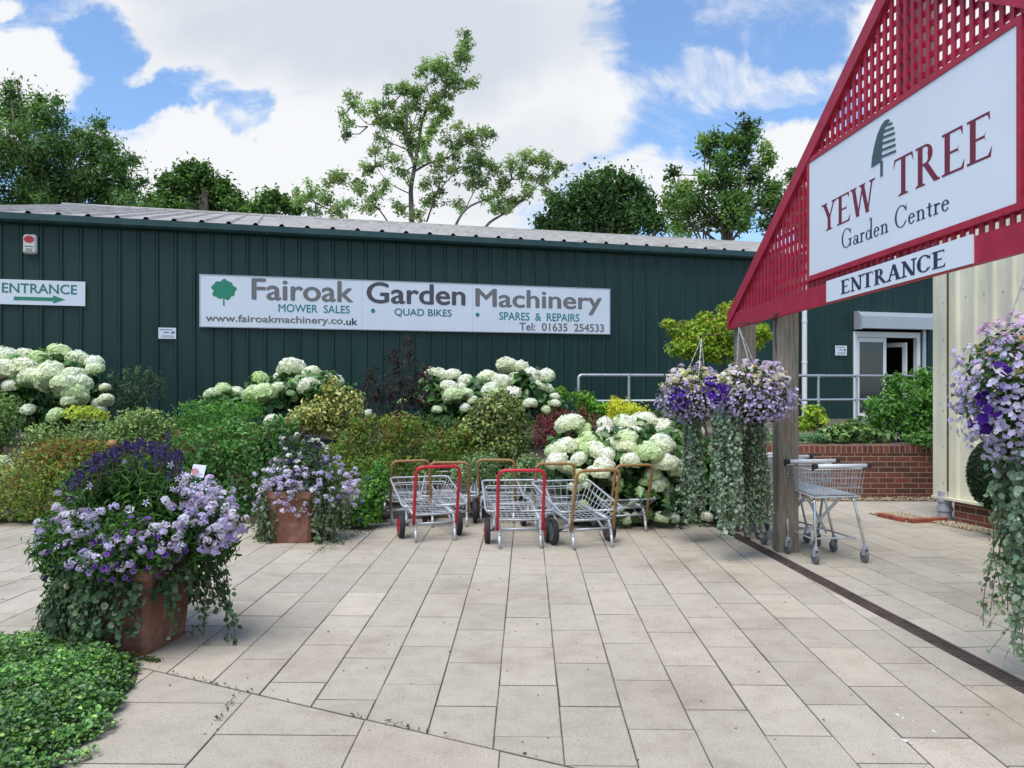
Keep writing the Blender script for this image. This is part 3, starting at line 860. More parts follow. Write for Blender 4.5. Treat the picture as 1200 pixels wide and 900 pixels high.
# serif capitals and small letters drawn as strokes (unit cap height)
def serif_glyph(ch, T, t):
    P_ = []
    def rect(x0, y0, x1, y1): P_.append([(x0, y0), (x1, y0), (x1, y1), (x0, y1)])
    def poly(*p): P_.append(list(p))
    def serif(xc, y, w=None, up=True):
        w = w or T * 1.2 + .10; s_ = 1 if up else -1; h = t * .75
        a = [(xc - w / 2, y), (xc + w / 2, y), (xc + w / 2, y + s_ * h * .6), (xc + T * .5, y + s_ * h * 1.7), (xc - T * .5, y + s_ * h * 1.7), (xc - w / 2, y + s_ * h * .6)]
        P_.append(a if up else a[::-1])
    def diag(x0, y0, x1, y1, w): P_.append([(x0 - w / 2, y0), (x0 + w / 2, y0), (x1 + w / 2, y1), (x1 - w / 2, y1)])
    def arc(cx, cy, rx, ry, a0, a1, wt=T, wn_=t, n=14):
        """elliptical stroke, thick at the sides and thin at top and bottom"""
        for i in range(n):
            q = []
            for a in (a0 + (a1 - a0) * i / n, a0 + (a1 - a0) * (i + 1) / n):
                c, s_ = math.cos(R(a)), math.sin(R(a)); w = wn_ + (wt - wn_) * c * c
                q.append(((cx + rx * c, cy + ry * s_), (cx + (rx - w) * c, cy + (ry - max(w * .9, wn_)) * s_)))
            P_.append([q[0][0], q[1][0], q[1][1], q[0][1]])
    if ch == "E":
        w = .66; rect(.10, 0, .10 + T, 1); rect(.10 + T, 1 - t, w - .03, 1); rect(.10 + T, .5 - t / 2, w - .16, .5 + t / 2); rect(.10 + T, 0, w, t)
        rect(.02, 0, .10, t); rect(.02, 1 - t, .10, 1)
        poly((w - .03, 1), (w - .09, 1 - t), (w - .02, .80)); poly((w, 0), (w + .03, .22), (w - .07, t)); poly((w - .16, .5 + t / 2), (w - .13, .60), (w - .16, .5), (w - .13, .40), (w - .16, .5 - t / 2))
        return P_, w + .05
    if ch == "T":
        w = .74; c = w / 2; rect(c - T / 2, t, c + T / 2, 1 - t); rect(.04, 1 - t, w - .04, 1); serif(c, 0, T + .2)
        poly((.04, 1), (.0, .76), (.09, 1 - t)); poly((w - .04, 1), (w - .09, 1 - t), (w, .76)); return P_, w + .02
    if ch == "Y":
        w = .80; c = w / 2; rect(c - T / 2, 0, c + T / 2, .46); diag(c, .45, .13, 1, T * 1.05); diag(c + T * .2, .45, w - .12, 1, t * 1.3)
        serif(c, 0, T + .2); serif(.13, 1, T + .18, False); serif(w - .12, 1, T + .12, False); return P_, w + .0
    if ch == "W":
        w = 1.12; diag(.34, 0, .12, 1, T); diag(.34, 0, .57, .97, t * 1.2); diag(.80, 0, .55, 1, T); diag(.80, 0, 1.01, 1, t * 1.2)
        serif(.12, 1, T + .17, False); serif(.55, 1, T + .15, False); serif(1.01, 1, T + .12, False); return P_, w
    if ch == "R":
        rect(.10, 0, .10 + T, 1); arc(.34, .745, .25, .255, -90, 90, T, t); rect(.10 + T, 1 - t, .35, 1); rect(.10 + T, .49, .35, .49 + t)
        diag(.72, 0, .36, .51, T * 1.05); serif(.10 + T / 2, 0, T + .17); rect(.02, 1 - t, .10, 1); rect(.66, 0, .82, t); return P_, .84
    if ch == "A":
        w = .82; diag(.11, 0, .40, 1, t * 1.25); diag(.69, 0, .41, 1, T * 1.05); rect(.20, .33, .58, .33 + t); serif(.11, 0, T + .12); serif(.70, 0, T + .18); return P_, w
    if ch == "N":
        w = .84; rect(.13, 0, .13 + t * 1.2, 1); rect(.70, 0, .70 + t * 1.2, 1); diag(.70, 0, .15, 1, T * 1.05)
        serif(.13 + t * .6, 0, T + .14); serif(.70 + t * .6, 1, T + .14, False); rect(.02, 1 - t, .1, 1); return P_, w + .02
    if ch in "CG":
        arc(.42, .5, .39, .515, 42, 318, T * 1.1, t, 22)
        poly((.70, .84), (.745, 1.0), (.745, .70), (.70, .70), (.66, .78))
        if ch == "G": rect(.66, .03, .66 + T, .42); rect(.57, .42 - t, .84, .42 + t * .1); return P_, .88
        poly((.70, .17), (.76, .25), (.72, .27), (.66, .19)); return P_, .80
    X = .46
    if ch == "a":
        arc(.19, .13, .17, .145, 0, 360, T, t, 16); rect(.32, .03, .32 + T, .34); arc(.235, .31, .085 + T, .155, 0, 165, T, t); rect(.32 + T * .5, 0, .50, t); return P_, .50
    if ch == "r":
        rect(.08, 0, .08 + T, X); serif(.08 + T / 2, 0, T + .16); rect(.01, X - t, .08, X); arc(.255, .30, .14, .165, 70, 150, t * 1.4, t * 1.4, 6); poly((.24, X), (.36, .43), (.34, .35), (.27, .38)); return P_, .38
    if ch == "d":
        arc(.22, .23, .20, .245, 0, 360, T, t, 18); rect(.36, 0, .36 + T, 1.02); rect(.28, 1.02 - t, .36, 1.02); rect(.36 + T, 0, .52, t); return P_, .54
    if ch == "e":
        arc(.22, .23, .20, .245, 10, 325, T, t, 16); rect(.10, .25, .41, .25 + t); return P_, .45
    if ch == "n":
        rect(.08, 0, .08 + T, X); rect(.01, X - t, .08, X); arc(.27, .28, .12 + T * .7, .195, 0, 150, T, t, 10); rect(.39 + T * .7 - T, 0, .39 + T * .7, .28); serif(.08 + T / 2, 0, T + .14); serif(.39 + T * .2, 0, T + .14); return P_, .56
    if ch == "t":
        rect(.11, .06, .11 + T, .60); rect(.01, X - t, .30, X); arc(.22, .11, .11, .125, 180, 320, T, t, 6); return P_, .34
    return [], .30
def serif_mesh(body, T, t):
    mbx = MB(); x = 0.0; k = 0
    for ch in body:
        polys, w = serif_glyph(ch, T, t)
        for p in polys:
            k += 1
            area = sum(p[i][0] * p[(i + 1) % len(p)][1] - p[(i + 1) % len(p)][0] * p[i][1] for i in range(len(p)))
            if area < 0: p = p[::-1]
            mbx.prism([(q[0] + x, q[1], 0) for q in p], (0, 0, 1 + .035 * (k % 17)))
        x += w + .03
    me = bpy.data.meshes.new("lettering"); me.from_pydata(mbx.v, [], mbx.f); me.update()
    return me


# ------------------------------------------------------------------ signs on the shed
BZ0, BZ1 = 2.735, 3.735
sg = thing("shop_sign", "long white three-panel sign with grey lettering on the green shed", "sign", W(wd(470), BZ0, .05))
for a, b in ((235, 423.9), (424.1, 552.9), (553.1, 713)):
    mb = MB(); d0, d1 = wd(a), wd(b)
    mb.prism([W(d0, BZ0, .036), W(d1, BZ0, .036), W(d1, BZ1, .036), W(d0, BZ1, .036)], wn * .024)
    obj("panel", mb, M["white"], sg)
mb = MB()
d0, d1 = wd(235), wd(713)
for z in (BZ0 - .02, BZ1):
    mb = MB(); mb.prism([W(d0, z, .034), W(d1, z, .034), W(d1, z + .02, .034), W(d0, z + .02, .034)], wn * .03); obj("edge_trim", mb, M["alu"], sg)
for d in (d0 - .02, d1):
    mb = MB(); mb.prism([W(d, BZ0 - .02, .034), W(d + .02, BZ0 - .02, .034), W(d + .02, BZ1 + .02, .034), W(d, BZ1 + .02, .034)], wn * .032); obj("edge_trim", mb, M["alu"], sg)
def sx(x): return 220 + x / 2.353                               # from the enlarged view of the sign to photo pixels
def sy(y): return 310 + y / 2.353
wall_text("Fairoak", sx(176), sx(456), sy(38), sy(98), "ink_grey", sg, .0605, .022)
wall_text("Garden", sx(492), sx(764), sy(48), sy(107), "ink_dgrey", sg, .0605, .022)
wall_text("Machinery", sx(791), sx(1139), sy(66), sy(132), "ink_grey", sg, .0605, .022)
wall_text("MOWER  SALES", sx(250), sx(446), sy(109), sy(131), "ink_teal", sg, .0605, .012)
wall_text("QUAD BIKES", sx(569), sx(726), sy(121), sy(144), "ink_dgreen", sg, .0605, .012)
wall_text("SPARES  &  REPAIRS", sx(857), sx(1077), sy(131), sy(153), "ink_teal", sg, .0605, .012)
wall_text("www.fairoakmachinery.co", sx(50), sx(427), sy(137), sy(163), "ink_grey", sg, .0605, .02)
wall_text(".uk", sx(429), sx(467), sy(148), sy(167), "ink_black", sg, .0605, .02)
wall_text("Tel:  01635  254533", sx(912), sx(1145), sy(160), sy(182), "ink_grey", sg, .0605, .018)
mb = MB()
for x, y in ((510, 128), (797, 139)):
    mb = MB(); d, z = wp(sx(x), sy(y)); mb.prism([W(d + .045 * math.cos(a), z + .045 * math.sin(a), .0605) for a in np.linspace(0, 6.28, 15)[:-1]], wn * .004)
    obj("dot", mb, M["ink_teal"], sg)
mb = MB()                                                       # round broad-leaved tree emblem
d, z = wp(sx(100), sy(73)); pts = []
for i in range(44):
    a = 2 * math.pi * i / 44; rr = .225 * (1 + .07 * math.sin(a * 9) + .06 * math.sin(a * 5 + 1) + random.uniform(-.04, .04))
    pts.append(W(d + rr * math.cos(a) * .98, z + .02 + rr * math.sin(a) * .86, .0605))
mb.prism(pts, wn * .004)
mb.prism([W(d - .018, z - .29, .0605), W(d + .014, z - .29, .0605), W(d + .010, z - .16, .0605), W(d - .012, z - .16, .0605)], wn * .0055)
obj("tree_emblem", mb, M["ink_green"], sg)

es = thing("arrow_sign", "white sign with green lettering and an arrow at the left of the shed", "sign", W(wd(40), wp(40, 357)[1], .04))
d0, d1 = wd(-12), wd(100.5); zb, zt = wp(100, 359)[1], wp(100, 330.5)[1]
mb = MB(); mb.prism([W(d0, zb, .036), W(d1, zb, .036), W(d1, zt, .036), W(d0, zt, .036)], wn * .012)
obj("panel", mb, M["white"], es)
wall_text("ENTRANCE", 3.2, 91, 331.5, 343, "ink_dgreen", es, .0485, .012)
mb = MB()
a0, a1, ah = wd(17), wd(63), wd(77)
zc = wp(45, 350.5)[1]
mb.prism([W(a0, zc - .032, .0485), W(a1, zc - .032, .0485), W(a1, zc - .075, .0485), W(ah, zc, .0485), W(a1, zc + .075, .0485), W(a1, zc + .032, .0485), W(a0, zc + .032, .0485)], wn * .004)
obj("arrow", mb, M["ink_green"], es)

al = thing("alarm_box", "cream alarm box with a red emblem high on the shed wall", "alarm", W(wd(36.5), wp(36, 298)[1], .04))
d0, d1 = wd(28.5), wd(44.5); zb, zt = wp(36, 298.5)[1], wp(36, 275.5)[1]
mb = MB()
def rrect(d0, d1, z0, z1, r, off):
    o = []
    for cx_, cz, a in ((d1 - r, z1 - r, 0), (d0 + r, z1 - r, 90), (d0 + r, z0 + r, 180), (d1 - r, z0 + r, 270)):
        for k in range(4): o.append(W(cx_ + r * math.cos(R(a + k * 30)), cz + r * math.sin(R(a + k * 30)), off))
    return o
A, B = rrect(d0, d1, zb, zt, .05, .0), rrect(d0 + .03, d1 - .03, zb + .03, zt - .03, .05, .11)
C_ = rrect(d0, d1, zb, zt, .05, .08)
n = len(A)
mb.add(A + C_ + B, [tuple(range(2 * n, 3 * n))] + [(k * n + i, k * n + (i + 1) % n, (k + 1) * n + (i + 1) % n, (k + 1) * n + i) for k in (0, 1) for i in range(n)])
obj("housing", mb, M["cream_plastic"], al)
mb = MB(); d, z = wp(36, 281.5); mb.prism([W(d + .085 * math.cos(a), z + .065 * math.sin(a), .111) for a in np.linspace(0, 6.28, 19)[:-1]], wn * .004)
obj("emblem", mb, M["ink_red"], al)
mb = MB()
for i, (w_, zz) in enumerate(((.075, -.14), (.06, -.19), (.05, -.225), (.075, -.26))):
    mb.prism([W(d - w_, z + zz, .111), W(d + w_, z + zz, .111), W(d + w_, z + zz + .018, .111), W(d - w_, z + zz + .018, .111)], wn * .003)
obj("print", mb, M["ink_grey"], al)


def plaque(px0, px1, py0, py1, label):
    pl = thing("notice_plaque", label, "notice", W(wd((px0 + px1) / 2), wp(px0, py1)[1], .04))
    d0, d1 = wd(px0), wd(px1); zb, zt = wp(px0, py1)[1], wp(px0, py0)[1]
    mb = MB(); mb.prism([W(d0, zb, .036), W(d1, zb, .036), W(d1, zt, .036), W(d0, zt, .036)], wn * .008)
    obj("panel", mb, M["white"], pl)
    mb = MB(); h = zt - zb; w = d1 - d0
    for fy, f0, f1, th in ((.78, .08, .80, .07), (.52, .30, .62, .09), (.24, .18, .88, .05), (.13, .18, .88, .03)):
        x = f0
        while x < f1:
            l = random.uniform(.04, .11)
            mb.prism([W(d0 + w * x, zb + h * fy, .0445), W(d0 + w * min(f1, x + l), zb + h * fy, .0445), W(d0 + w * min(f1, x + l), zb + h * (fy + th), .0445), W(d0 + w * x, zb + h * (fy + th), .0445)], wn * .002)
            x += l + .025
    mb.prism([W(d0 + w * .70, zb + h * .50, .0445), W(d0 + w * .88, zb + h * .50, .0445), W(d0 + w * .92, zb + h * .68, .0445), W(d0 + w * .78, zb + h * .66, .0445)], wn * .003)
    obj("print", mb, M["ink_dgrey"], pl)
plaque(186, 206.5, 384, 397, "small white notice on the shed left of the long sign")
plaque(977.5, 991, 405, 416.5, "small white notice on the shed beside the sliding door")

# ------------------------------------------------------------------ railing
rl = thing("handrail", "grey tubular handrail with two rails in front of the shed", "railing", P(850, 490, 16.3))
ra0, ra1 = P(678, 440, 16.2), P(1150, 440.5, 18.6)
hz = .5 * (ra0.z + ra1.z)
ra0.z = ra1.z = hz
def rp(px):
    k = (px - CX) / F; d = ra1 - ra0
    t = (k * ra0.y - ra0.x) / (d.x - k * d.y)
    return ra0 + d * t
mb = MB()
mb.tube(fillet([ra0 + Vector((0, 0, -1.12)), ra0, ra1], .08), .03, 8)
lo = Vector((0, 0, -.52))
mb.tube([ra0 + lo, ra1 + lo], .024, 8)
obj("rail", mb, M["galv"], rl, smooth=True)
for px in (737, 806, 872, 959, 1004, 1060, 1120):
    q = rp(px); mb = MB(); mb.tube([q + Vector((0, 0, -1.12)), q + Vector((0, 0, -.02))], .026, 8)
    for z in (0, -.52): mb.tube([q + Vector((0, 0, z - .05)), q + Vector((0, 0, z + .036))], .036, 8)
    obj("post", mb, M["galv"], rl)

# ------------------------------------------------------------------ brick retaining wall, cream building
def uvbox(o, fn):
    uv = o.data.uv_layers.new(name="UVMap")
    for l in o.data.loops:
        uv.data[l.index].uv = fn(o.data.vertices[l.vertex_index].co, o.data.polygons[0])
def brickobj(name, quads, mat, parent):
    """quads: list of (origin, right, up) each a flat brick face with its own UV in metres"""
    mbx = MB(); uvs = []
    for o_, r_, u_ in quads:
        o_, r_, u_ = Vector(o_), Vector(r_), Vector(u_)
        mbx.add([o_, o_ + r_, o_ + r_ + u_, o_ + u_], [(0, 1, 2, 3)])
        uvs += [(0.03, 0), (0.03 + r_.length, 0), (0.03 + r_.length, u_.length), (0.03, u_.length)]
    o = obj(name, mbx, M[mat], parent)
    uv = o.data.uv_layers.new(name="UVMap")
    for i, q in enumerate(uvs): uv.data[i].uv = q
    return o
bw = thing("brick_retaining_wall", "low red brick wall holding up the terrace behind the trolleys", "wall", (4.0, BWY, 0))
x0, x1, zt = 2.72, 12.0, .75
brickobj("brickwork", [((x0, BWY, -.02), (x1 - x0, 0, 0), (0, 0, zt - .105)), ((x0, BWY + .22, -.02), (0, -.22, 0), (0, 0, zt - .105))], "brick", bw)
zs = zt - .125
brickobj("coping", [((x0 - .006, BWY - .006, zs), (x1 - x0, 0, 0), (0, 0, .105)), ((x0 - .006, BWY + .226, zs), (0, -.232, 0), (0, 0, .105)),
                    ((x0 - .006, BWY - .006, zs + .105), (x1 - x0, 0, 0), (0, .232, 0))], "soldier", bw)

# cream clad building at the right
ca = Vector((5.06, 9.64, 0)); ce = Vector((.277, -1, 0)).normalized(); cn = Vector((-1, -.277, 0)).normalized()   # along the face towards the viewer; outward
cb_ = thing("cream_building", "cream ribbed steel building with a brick plinth right of the gateway", "building", ca)
def CW(d, z, off=0.0): return ca + ce * d + cn * off + Vector((0, 0, z))
mb = MB()
cz0, cz1 = .28, 3.9
ribbed(mb, .17, 8.5, cz0, cz1, CW, pitch=.25, rib=.028, rw=.05, tw=.03, phase=.30)
CB = lambda d, z, off=0.0: ca - cn * d + Vector((0, 0, z)) - ce * off
ribbed(mb, .17, 7, cz0, cz1, CB, pitch=.25, rib=.02)
mb.add([CW(0, cz1 - .01), CW(8.5, cz1 - .01), CW(8.5, cz1 - .01, -7), CW(0, cz1 - .01, -7)], [(0, 1, 2, 3)])
mb.add([CW(8.5, cz0), CW(8.5, cz0, -7), CW(8.5, cz1, -7), CW(8.5, cz1)], [(0, 1, 2, 3)])
obj("wall", mb, M["cream_clad"], cb_)
mb = MB()
mb.prism([CW(-.03, cz0 - .0, .03), CW(.17, cz0, .03), CW(.17, cz1, .03), CW(-.03, cz1, .03)], cn * .008)
mb.prism([CW(-.03, cz0 - .0, .03), CW(-.03, cz1, .03), CW(-.03, cz1, -.18), CW(-.03, cz0, -.18)], ce * .008)
mb.prism([CW(-.03, cz0 - .03, .0), CW(8.5, cz0 - .03, .0), CW(8.5, cz0 - .03, .065), CW(-.03, cz0 - .03, .065)], Vector((0, 0, .028)))
mb.prism([CW(-.05, cz1, -.2), CW(8.6, cz1, -.2), CW(8.6, cz1, .12), CW(-.05, cz1, .12)], Vector((0, 0, .16)))
fl = obj("corner_flashing", mb, M["cream_clad"], cb_)
mb = MB()
for i in range(8):
    for d in (.13,):
        q = CW(d, .45 + i * .42, .0385); mb.tube([q, q + cn * .006], .008, 6)
for d in np.arange(.42, 4, .25):
    for z in (.62, 1.7, 2.6):
        q = CW(d, z, .0); mb.tube([q, q + cn * .008], .009, 6)
obj("screw", mb, M["greypipe"], cb_)
brickobj("plinth", [(CW(.24, -.02, -.012), ce * 8.3, (0, 0, cz0 + .005)), (CW(.24, -.02, -.012) - cn * 7, cn * 7, (0, 0, cz0 + .005))], "brick", cb_)
dpp = thing("soil_pipe", "grey plastic drainpipe foot beside the corner of the cream building", "pipe", CW(-.10, 0, .02))
q = G(1107.5, 606)
q = CW(.10, 0, -.01)
mb = MB(); mb.tube([q, q + Vector((0, 0, .34))], .075, 14); obj("pipe", mb, M["greypipe"], dpp, smooth=False)
mb = MB()
for z in (.11, .22):
    mb = MB(); mb.tube([q + Vector((0, 0, z)), q + Vector((0, 0, z + .045))], .088, 14); obj("collar", mb, M["greypipe"], dpp)
# brick edging of the gully and gravel strips
ge = thing("gully_edging", "square of red bricks laid flat around the drainpipe gully", "edging", (4.75, 9.45, 0))
mb = MB()
e0, e1, e2 = G(1066, 607) , G(1119, 614), G(1113, 604)
e1 = CW(.16, 0, .03); e0 = e1 + cn * .52; 
for i in range(3):
    a = e0.lerp(e1, i / 3 + .012); b = e0.lerp(e1, (i + 1) / 3 - .012)
    mb.bar(a + Vector((0, 0, .018)), b + Vector((0, 0, .018)), .09, .05)
for i in range(2):
    a = e0 - ce * (.05 + i * .22); b = a - ce * .2
    mb.bar(a + Vector((0, 0, .018)), b + Vector((0, 0, .018)), .09, .05)
M["flatbrick"] = plain("flat_brick", (0.26, 0.065, 0.04), .85, var=.3, scale=9, bump=.5)
obj("brick", mb, M["flatbrick"], ge)


def gravel(name, label, polys, n, size):
    """rounded stones scattered over quads"""
    vs, fs, cs = [], [], []
    base = np.array([(1, 0, 0), (-1, 0, 0), (0, 1, 0), (0, -1, 0), (0, 0, .7), (0, 0, -.7)], float)
    tri = np.array([(0, 2, 4), (2, 1, 4), (1, 3, 4), (3, 0, 4), (2, 0, 5), (1, 2, 5), (3, 1, 5), (0, 3, 5)])
    for k in range(n):
        q = polys[rng.integers(len(polys))]; a, b = rng.random(2)
        p = np.array(q[0]) * (1 - a) * (1 - b) + np.array(q[1]) * a * (1 - b) + np.array(q[2]) * a * b + np.array(q[3]) * (1 - a) * b
        s = size * rng.uniform(.5, 1.3, 3); th = rng.uniform(0, 6.28)
        v = base * s * (1 + rng.normal(0, .12, (6, 1))); c_, s_ = math.cos(th), math.sin(th)
        v = np.stack([v[:, 0] * c_ - v[:, 1] * s_, v[:, 0] * s_ + v[:, 1] * c_, v[:, 2]], 1) + p + np.array([0, 0, rng.uniform(.0, .012)])
        vs.append(v); fs.append(tri + 6 * k)
        cs.append(np.repeat(pick([(3, (.42, .34, .22)), (2, (.30, .21, .12)), (1.5, (.52, .46, .36)), (1, (.20, .15, .10))], 1), 6, 0))
    o = link(name, np_mesh(name, np.concatenate(vs), np.concatenate(fs), np.concatenate(cs)), M["stone"])
    o["kind"] = "stuff"; o["label"] = label; o["category"] = "gravel"
def colmat(name, rough=.8):
    m, k, b = principled(name); a = k.new("ShaderNodeAttribute", attribute_name="Col"); k.put(b, "Base Color", a.outputs["Color"]); k.put(b, "Roughness", rough); return m
M["stone"] = colmat("gravel_stones")
Z0 = .004
gravel("gravel", "pale brown gravel along the foot of the brick walls", [
    [(2.8, BWY - .36, Z0), (6.6, BWY - .36, Z0), (6.6, BWY - .02, Z0), (2.8, BWY - .02, Z0)],
    [tuple(CW(.2, Z0, .02)), tuple(CW(1.6, Z0, .02)), tuple(CW(1.6, Z0, .26)), tuple(CW(.2, Z0, .30))],
    [tuple(CW(-.5, Z0, .1)), tuple(CW(.1, Z0, .1)), tuple(CW(.15, Z0, .55)), tuple(CW(-.5, Z0, .55))],
    [tuple(CW(1.6, Z0, .02)), tuple(CW(3.0, Z0, .02)), tuple(CW(3.0, Z0, .22)), tuple(CW(1.6, Z0, .25))]], 7000, .013)

# ------------------------------------------------------------------ crimson gateway
GX = lambda Y: 3.10 - .078 * Y
gen = Vector((.078, -1, 0)).normalized(); gnn = Vector((-1, -.078, 0)).normalized()
G0 = Vector((GX(8.9), 8.9, 2.2))
TILT = .024
gup = Vector((0, 0, 1))
def GP(u, v, off=0.0):
    """point on the gable: u along the beam from its far end, v above the beam's lower edge"""
    return G0 + gen * u + Vector((0, 0, v + TILT * u)) + gnn * off
def gpx(px, py):
    Y = 3.10 / ((px - CX) / F + .078)
    u = (8.9 - Y) / abs(gen.y); z = CAMH + (HY - py) * Y / F
    return u, z - 2.2 - TILT * u
gate = thing("entrance_gateway", "crimson trellis gable on weathered oak posts over the entrance", "gateway", (2.55, 7.6, 0))
BH = .165; UL = 6.64; RW = .124
sl_ = .6125
UA = UL / 2 + .02
def inner_top(u):      # lower edge of the rakes above the beam's lower edge
    e = min(u, UL - u)
    return .035 + e * sl_
mb = MB()
mb.prism([GP(.0, 0, -.02), GP(UL, 0, -.02), GP(UL - .12, BH, -.02), GP(.12, BH, -.02)], gnn * .045)
obj("bottom_beam", mb, M["crimson"], gate)
ct = RW * math.sqrt(1 + sl_ ** 2)
apex = .035 + UL / 2 * sl_
for a in (0, 1):
    f = (lambda u: u) if a == 0 else (lambda u: UL - u)
    mb = MB()
    q = [GP(f(-.02), -.004, -.018), GP(f(.03), -.004, -.018), GP(f(.03), .053, -.018), GP(f(UL / 2), apex, -.018), GP(f(UL / 2), apex + ct, -.018), GP(f(-.02), .168, -.018)]
    mb.prism(q, gnn * (.058))
    obj("rake_board", mb, M["crimson"], gate)
SU0, SV0 = gpx(952, 324); SU1, SV1 = gpx(1198, 27.5)
SV0b = gpx(1198, 238)[1]; SV1a = gpx(952, 192)[1]
SV0, SV1 = (SV0 + SV0b) / 2, (SV1 + SV1a) / 2
mb = MB()
pitch = .0875; sw = .035
u = .18
while u < UL - .15:
    top = inner_top(u) + .06
    segs = [(BH - .02, top)]
    if SU0 - .02 < u < SU1 + .02: segs = [(BH - .02, SV0 + .02), (SV1 - .02, top)]
    for a, b in segs:
        if b - a > .03:
            mb.prism([GP(u - sw / 2, a, -.004), GP(u + sw / 2, a, -.004), GP(u + sw / 2, b, -.004), GP(u - sw / 2, b, -.004)], gnn * .016)
    u += pitch
v = BH + .07
while v < apex + .05:
    u0 = max(.1, (v - .035) / sl_ - .1); u1 = UL - u0
    segs = [(u0, u1)]
    if SV0 + .01 < v < SV1 - .01: segs = [(u0, SU0 + .02), (SU1 - .02, u1)]
    for a, b in segs:
        if b - a > .05:
            mb.prism([GP(a, v - sw / 2, -.021), GP(b, v - sw / 2, -.021), GP(b, v + sw / 2, -.021), GP(a, v + sw / 2, -.021)], gnn * .0165)
    v += .1
obj("trellis", mb, M["crimson"], gate)
mb = MB(); bd = .04
for (a0, b0, a1, b1) in ((SU0 - bd, SV0 - bd, SU1 + bd, SV0), (SU0 - bd, SV1, SU1 + bd, SV1 + bd), (SU0 - bd, SV0, SU0, SV1), (SU1, SV0, SU1 + bd, SV1)):
    mb.prism([GP(a0, b0, .0125), GP(a1, b0, .0125), GP(a1, b1, .0125), GP(a0, b1, .0125)], gnn * .022)
obj("sign_border", mb, M["crimson"], gate)
mb = MB(); mb.prism([GP(3.33 - .09, BH, -.06), GP(3.33 + .09, BH, -.06), GP(3.33 + .09, apex, -.06), GP(3.33 - .09, apex, -.06)], gnn * -.16)
obj("king_post", mb, M["wood"], gate)
def gpost(px, Y, w, top):
    mbx = MB(); Xc = GX(Y) + .035 + w / 2 + .0
    c = Vector((Xc, Y, 0)); h = w / 2; b = .012
    a = [(-h + b, -h), (h - b, -h), (h, -h + b), (h, h - b), (h - b, h), (-h + b, h), (-h, h - b), (-h, -h + b)]
    th = math.atan2(.078, 1)
    mbx.prism([c + Vector((x * math.cos(th) + y * math.sin(th), -x * math.sin(th) + y * math.cos(th), -.02)) for x, y in a], (0, 0, top))
    return obj("post", mbx, M["wood"], gate)
def gy(px): return 3.10 / ((px - CX) / F + .078)
gpost(921, 7.79, .20, 2.62)
gpost(872, 8.86, .20, 2.36)
gpost(0, 3.55, .205, 2.6)
gpost(0, 2.45, .205, 2.5)
mb = MB()
for t_, zz in ((.3, 1.9), (.3, 1.99), (.28, 2.15)):
    pass
c0 = Vector((GX(7.79) + .028, 7.79 - .06, 2.2))
mb.tube([c0 + Vector((0, 0, .05)), c0 + Vector((-.012, 0, -.16)), c0 + Vector((.006, 0, -.33)), c0 + Vector((.012, 0, -.42))], .006, 5)
obj("cable", mb, M["wire_dark"], gate)

yb = thing("garden_centre_sign", "large white name board with maroon and navy lettering on the trellis", "sign", GP(3.2, SV0, .02))
mb = MB(); mb.prism([GP(SU0 + .002, SV0 + .002, .0135), GP(SU1 - .002, SV0 + .002, .0135), GP(SU1 - .002, SV1 - .002, .0135), GP(SU0 + .002, SV1 - .002, .0135)], gnn * .014)
obj("panel", mb, M["white"], yb)
geT = (gen + Vector((0, 0, TILT))).normalized()
def gate_text(body, p0, p1, hgt, T, t, mat, parent, off, bump=1.0, thick=.004):
    """p0 / p1: photo pixels of the baseline's left and right ends; hgt = cap height in metres"""
    u0, v0 = gpx(*p0); u1, v1 = gpx(*p1)
    o = GP(u0, v0, off); r = GP(u1, v1, off) - o
    return place(serif_mesh(body, T, t), "lettering", o, r, Vector((0, 0, hgt)), M[mat], parent, .0018)
gate_text("YEW", (966.5, 273.5), (1030, 244.5), .225, .16, .055, "ink_purple", yb, .0278)
gate_text("TREE", (1051.5, 233), (1168, 183), .262, .16, .055, "ink_purple", yb, .0278)
gate_text("Garden Centre", (990.5, 292.5), (1117.5, 246), .152, .10, .048, "ink_navy", yb, .0278)
def LG(x, y, off): u_, v_ = gpx(840 + x / 2.25, y / 2.25); return GP(u_, v_, off)
mb = MB()
prof = [(418, 442), (420, 415), (426, 385), (434, 355), (444, 332), (454, 318), (463, 314), (467, 318), (458, 326), (451, 345), (447, 375), (445, 405), (445, 426)]
mb.prism([LG(x, y, .0278) for x, y in prof], gnn * .004)
for (xa, ya, xb, yb_) in ((455, 334, 473, 328), (451, 350, 478, 340), (449, 366, 480, 354), (447, 382, 481, 370), (446, 399, 482, 385), (446, 416, 483, 401)):
    mb.prism([LG(xa, ya, .0278), LG(xb, yb_ , .0278), LG(xb, yb_ - 6, .0278), LG(xa, ya - 6, .0278)], gnn * .0045)
mb.prism([LG(442.5, 466, .0278), LG(448, 464, .0278), LG(448, 424, .0278), LG(442.5, 426, .0278)], gnn * .0055)
obj("tree_emblem", mb, M["ink_slate"], yb)
eb = thing("entrance_sign", "narrow white board lettered in dark serif capitals on the crimson beam", "sign", GP(3.2, 0, .03))
u0, u1 = gpx(973.5, 350)[0], gpx(1146.5, 300)[0]
mb = MB(); mb.prism([GP(u0, .006, .0255), GP(u1, .006, .0255), GP(u1, BH + .012, .0255), GP(u0, BH + .012, .0255)], gnn * .012)
obj("panel", mb, M["white"], eb)
gate_text("ENTRANCE", (991, 345.5), (1114.8, 312.5), .112, .19, .075, "ink_navy", eb, .038)

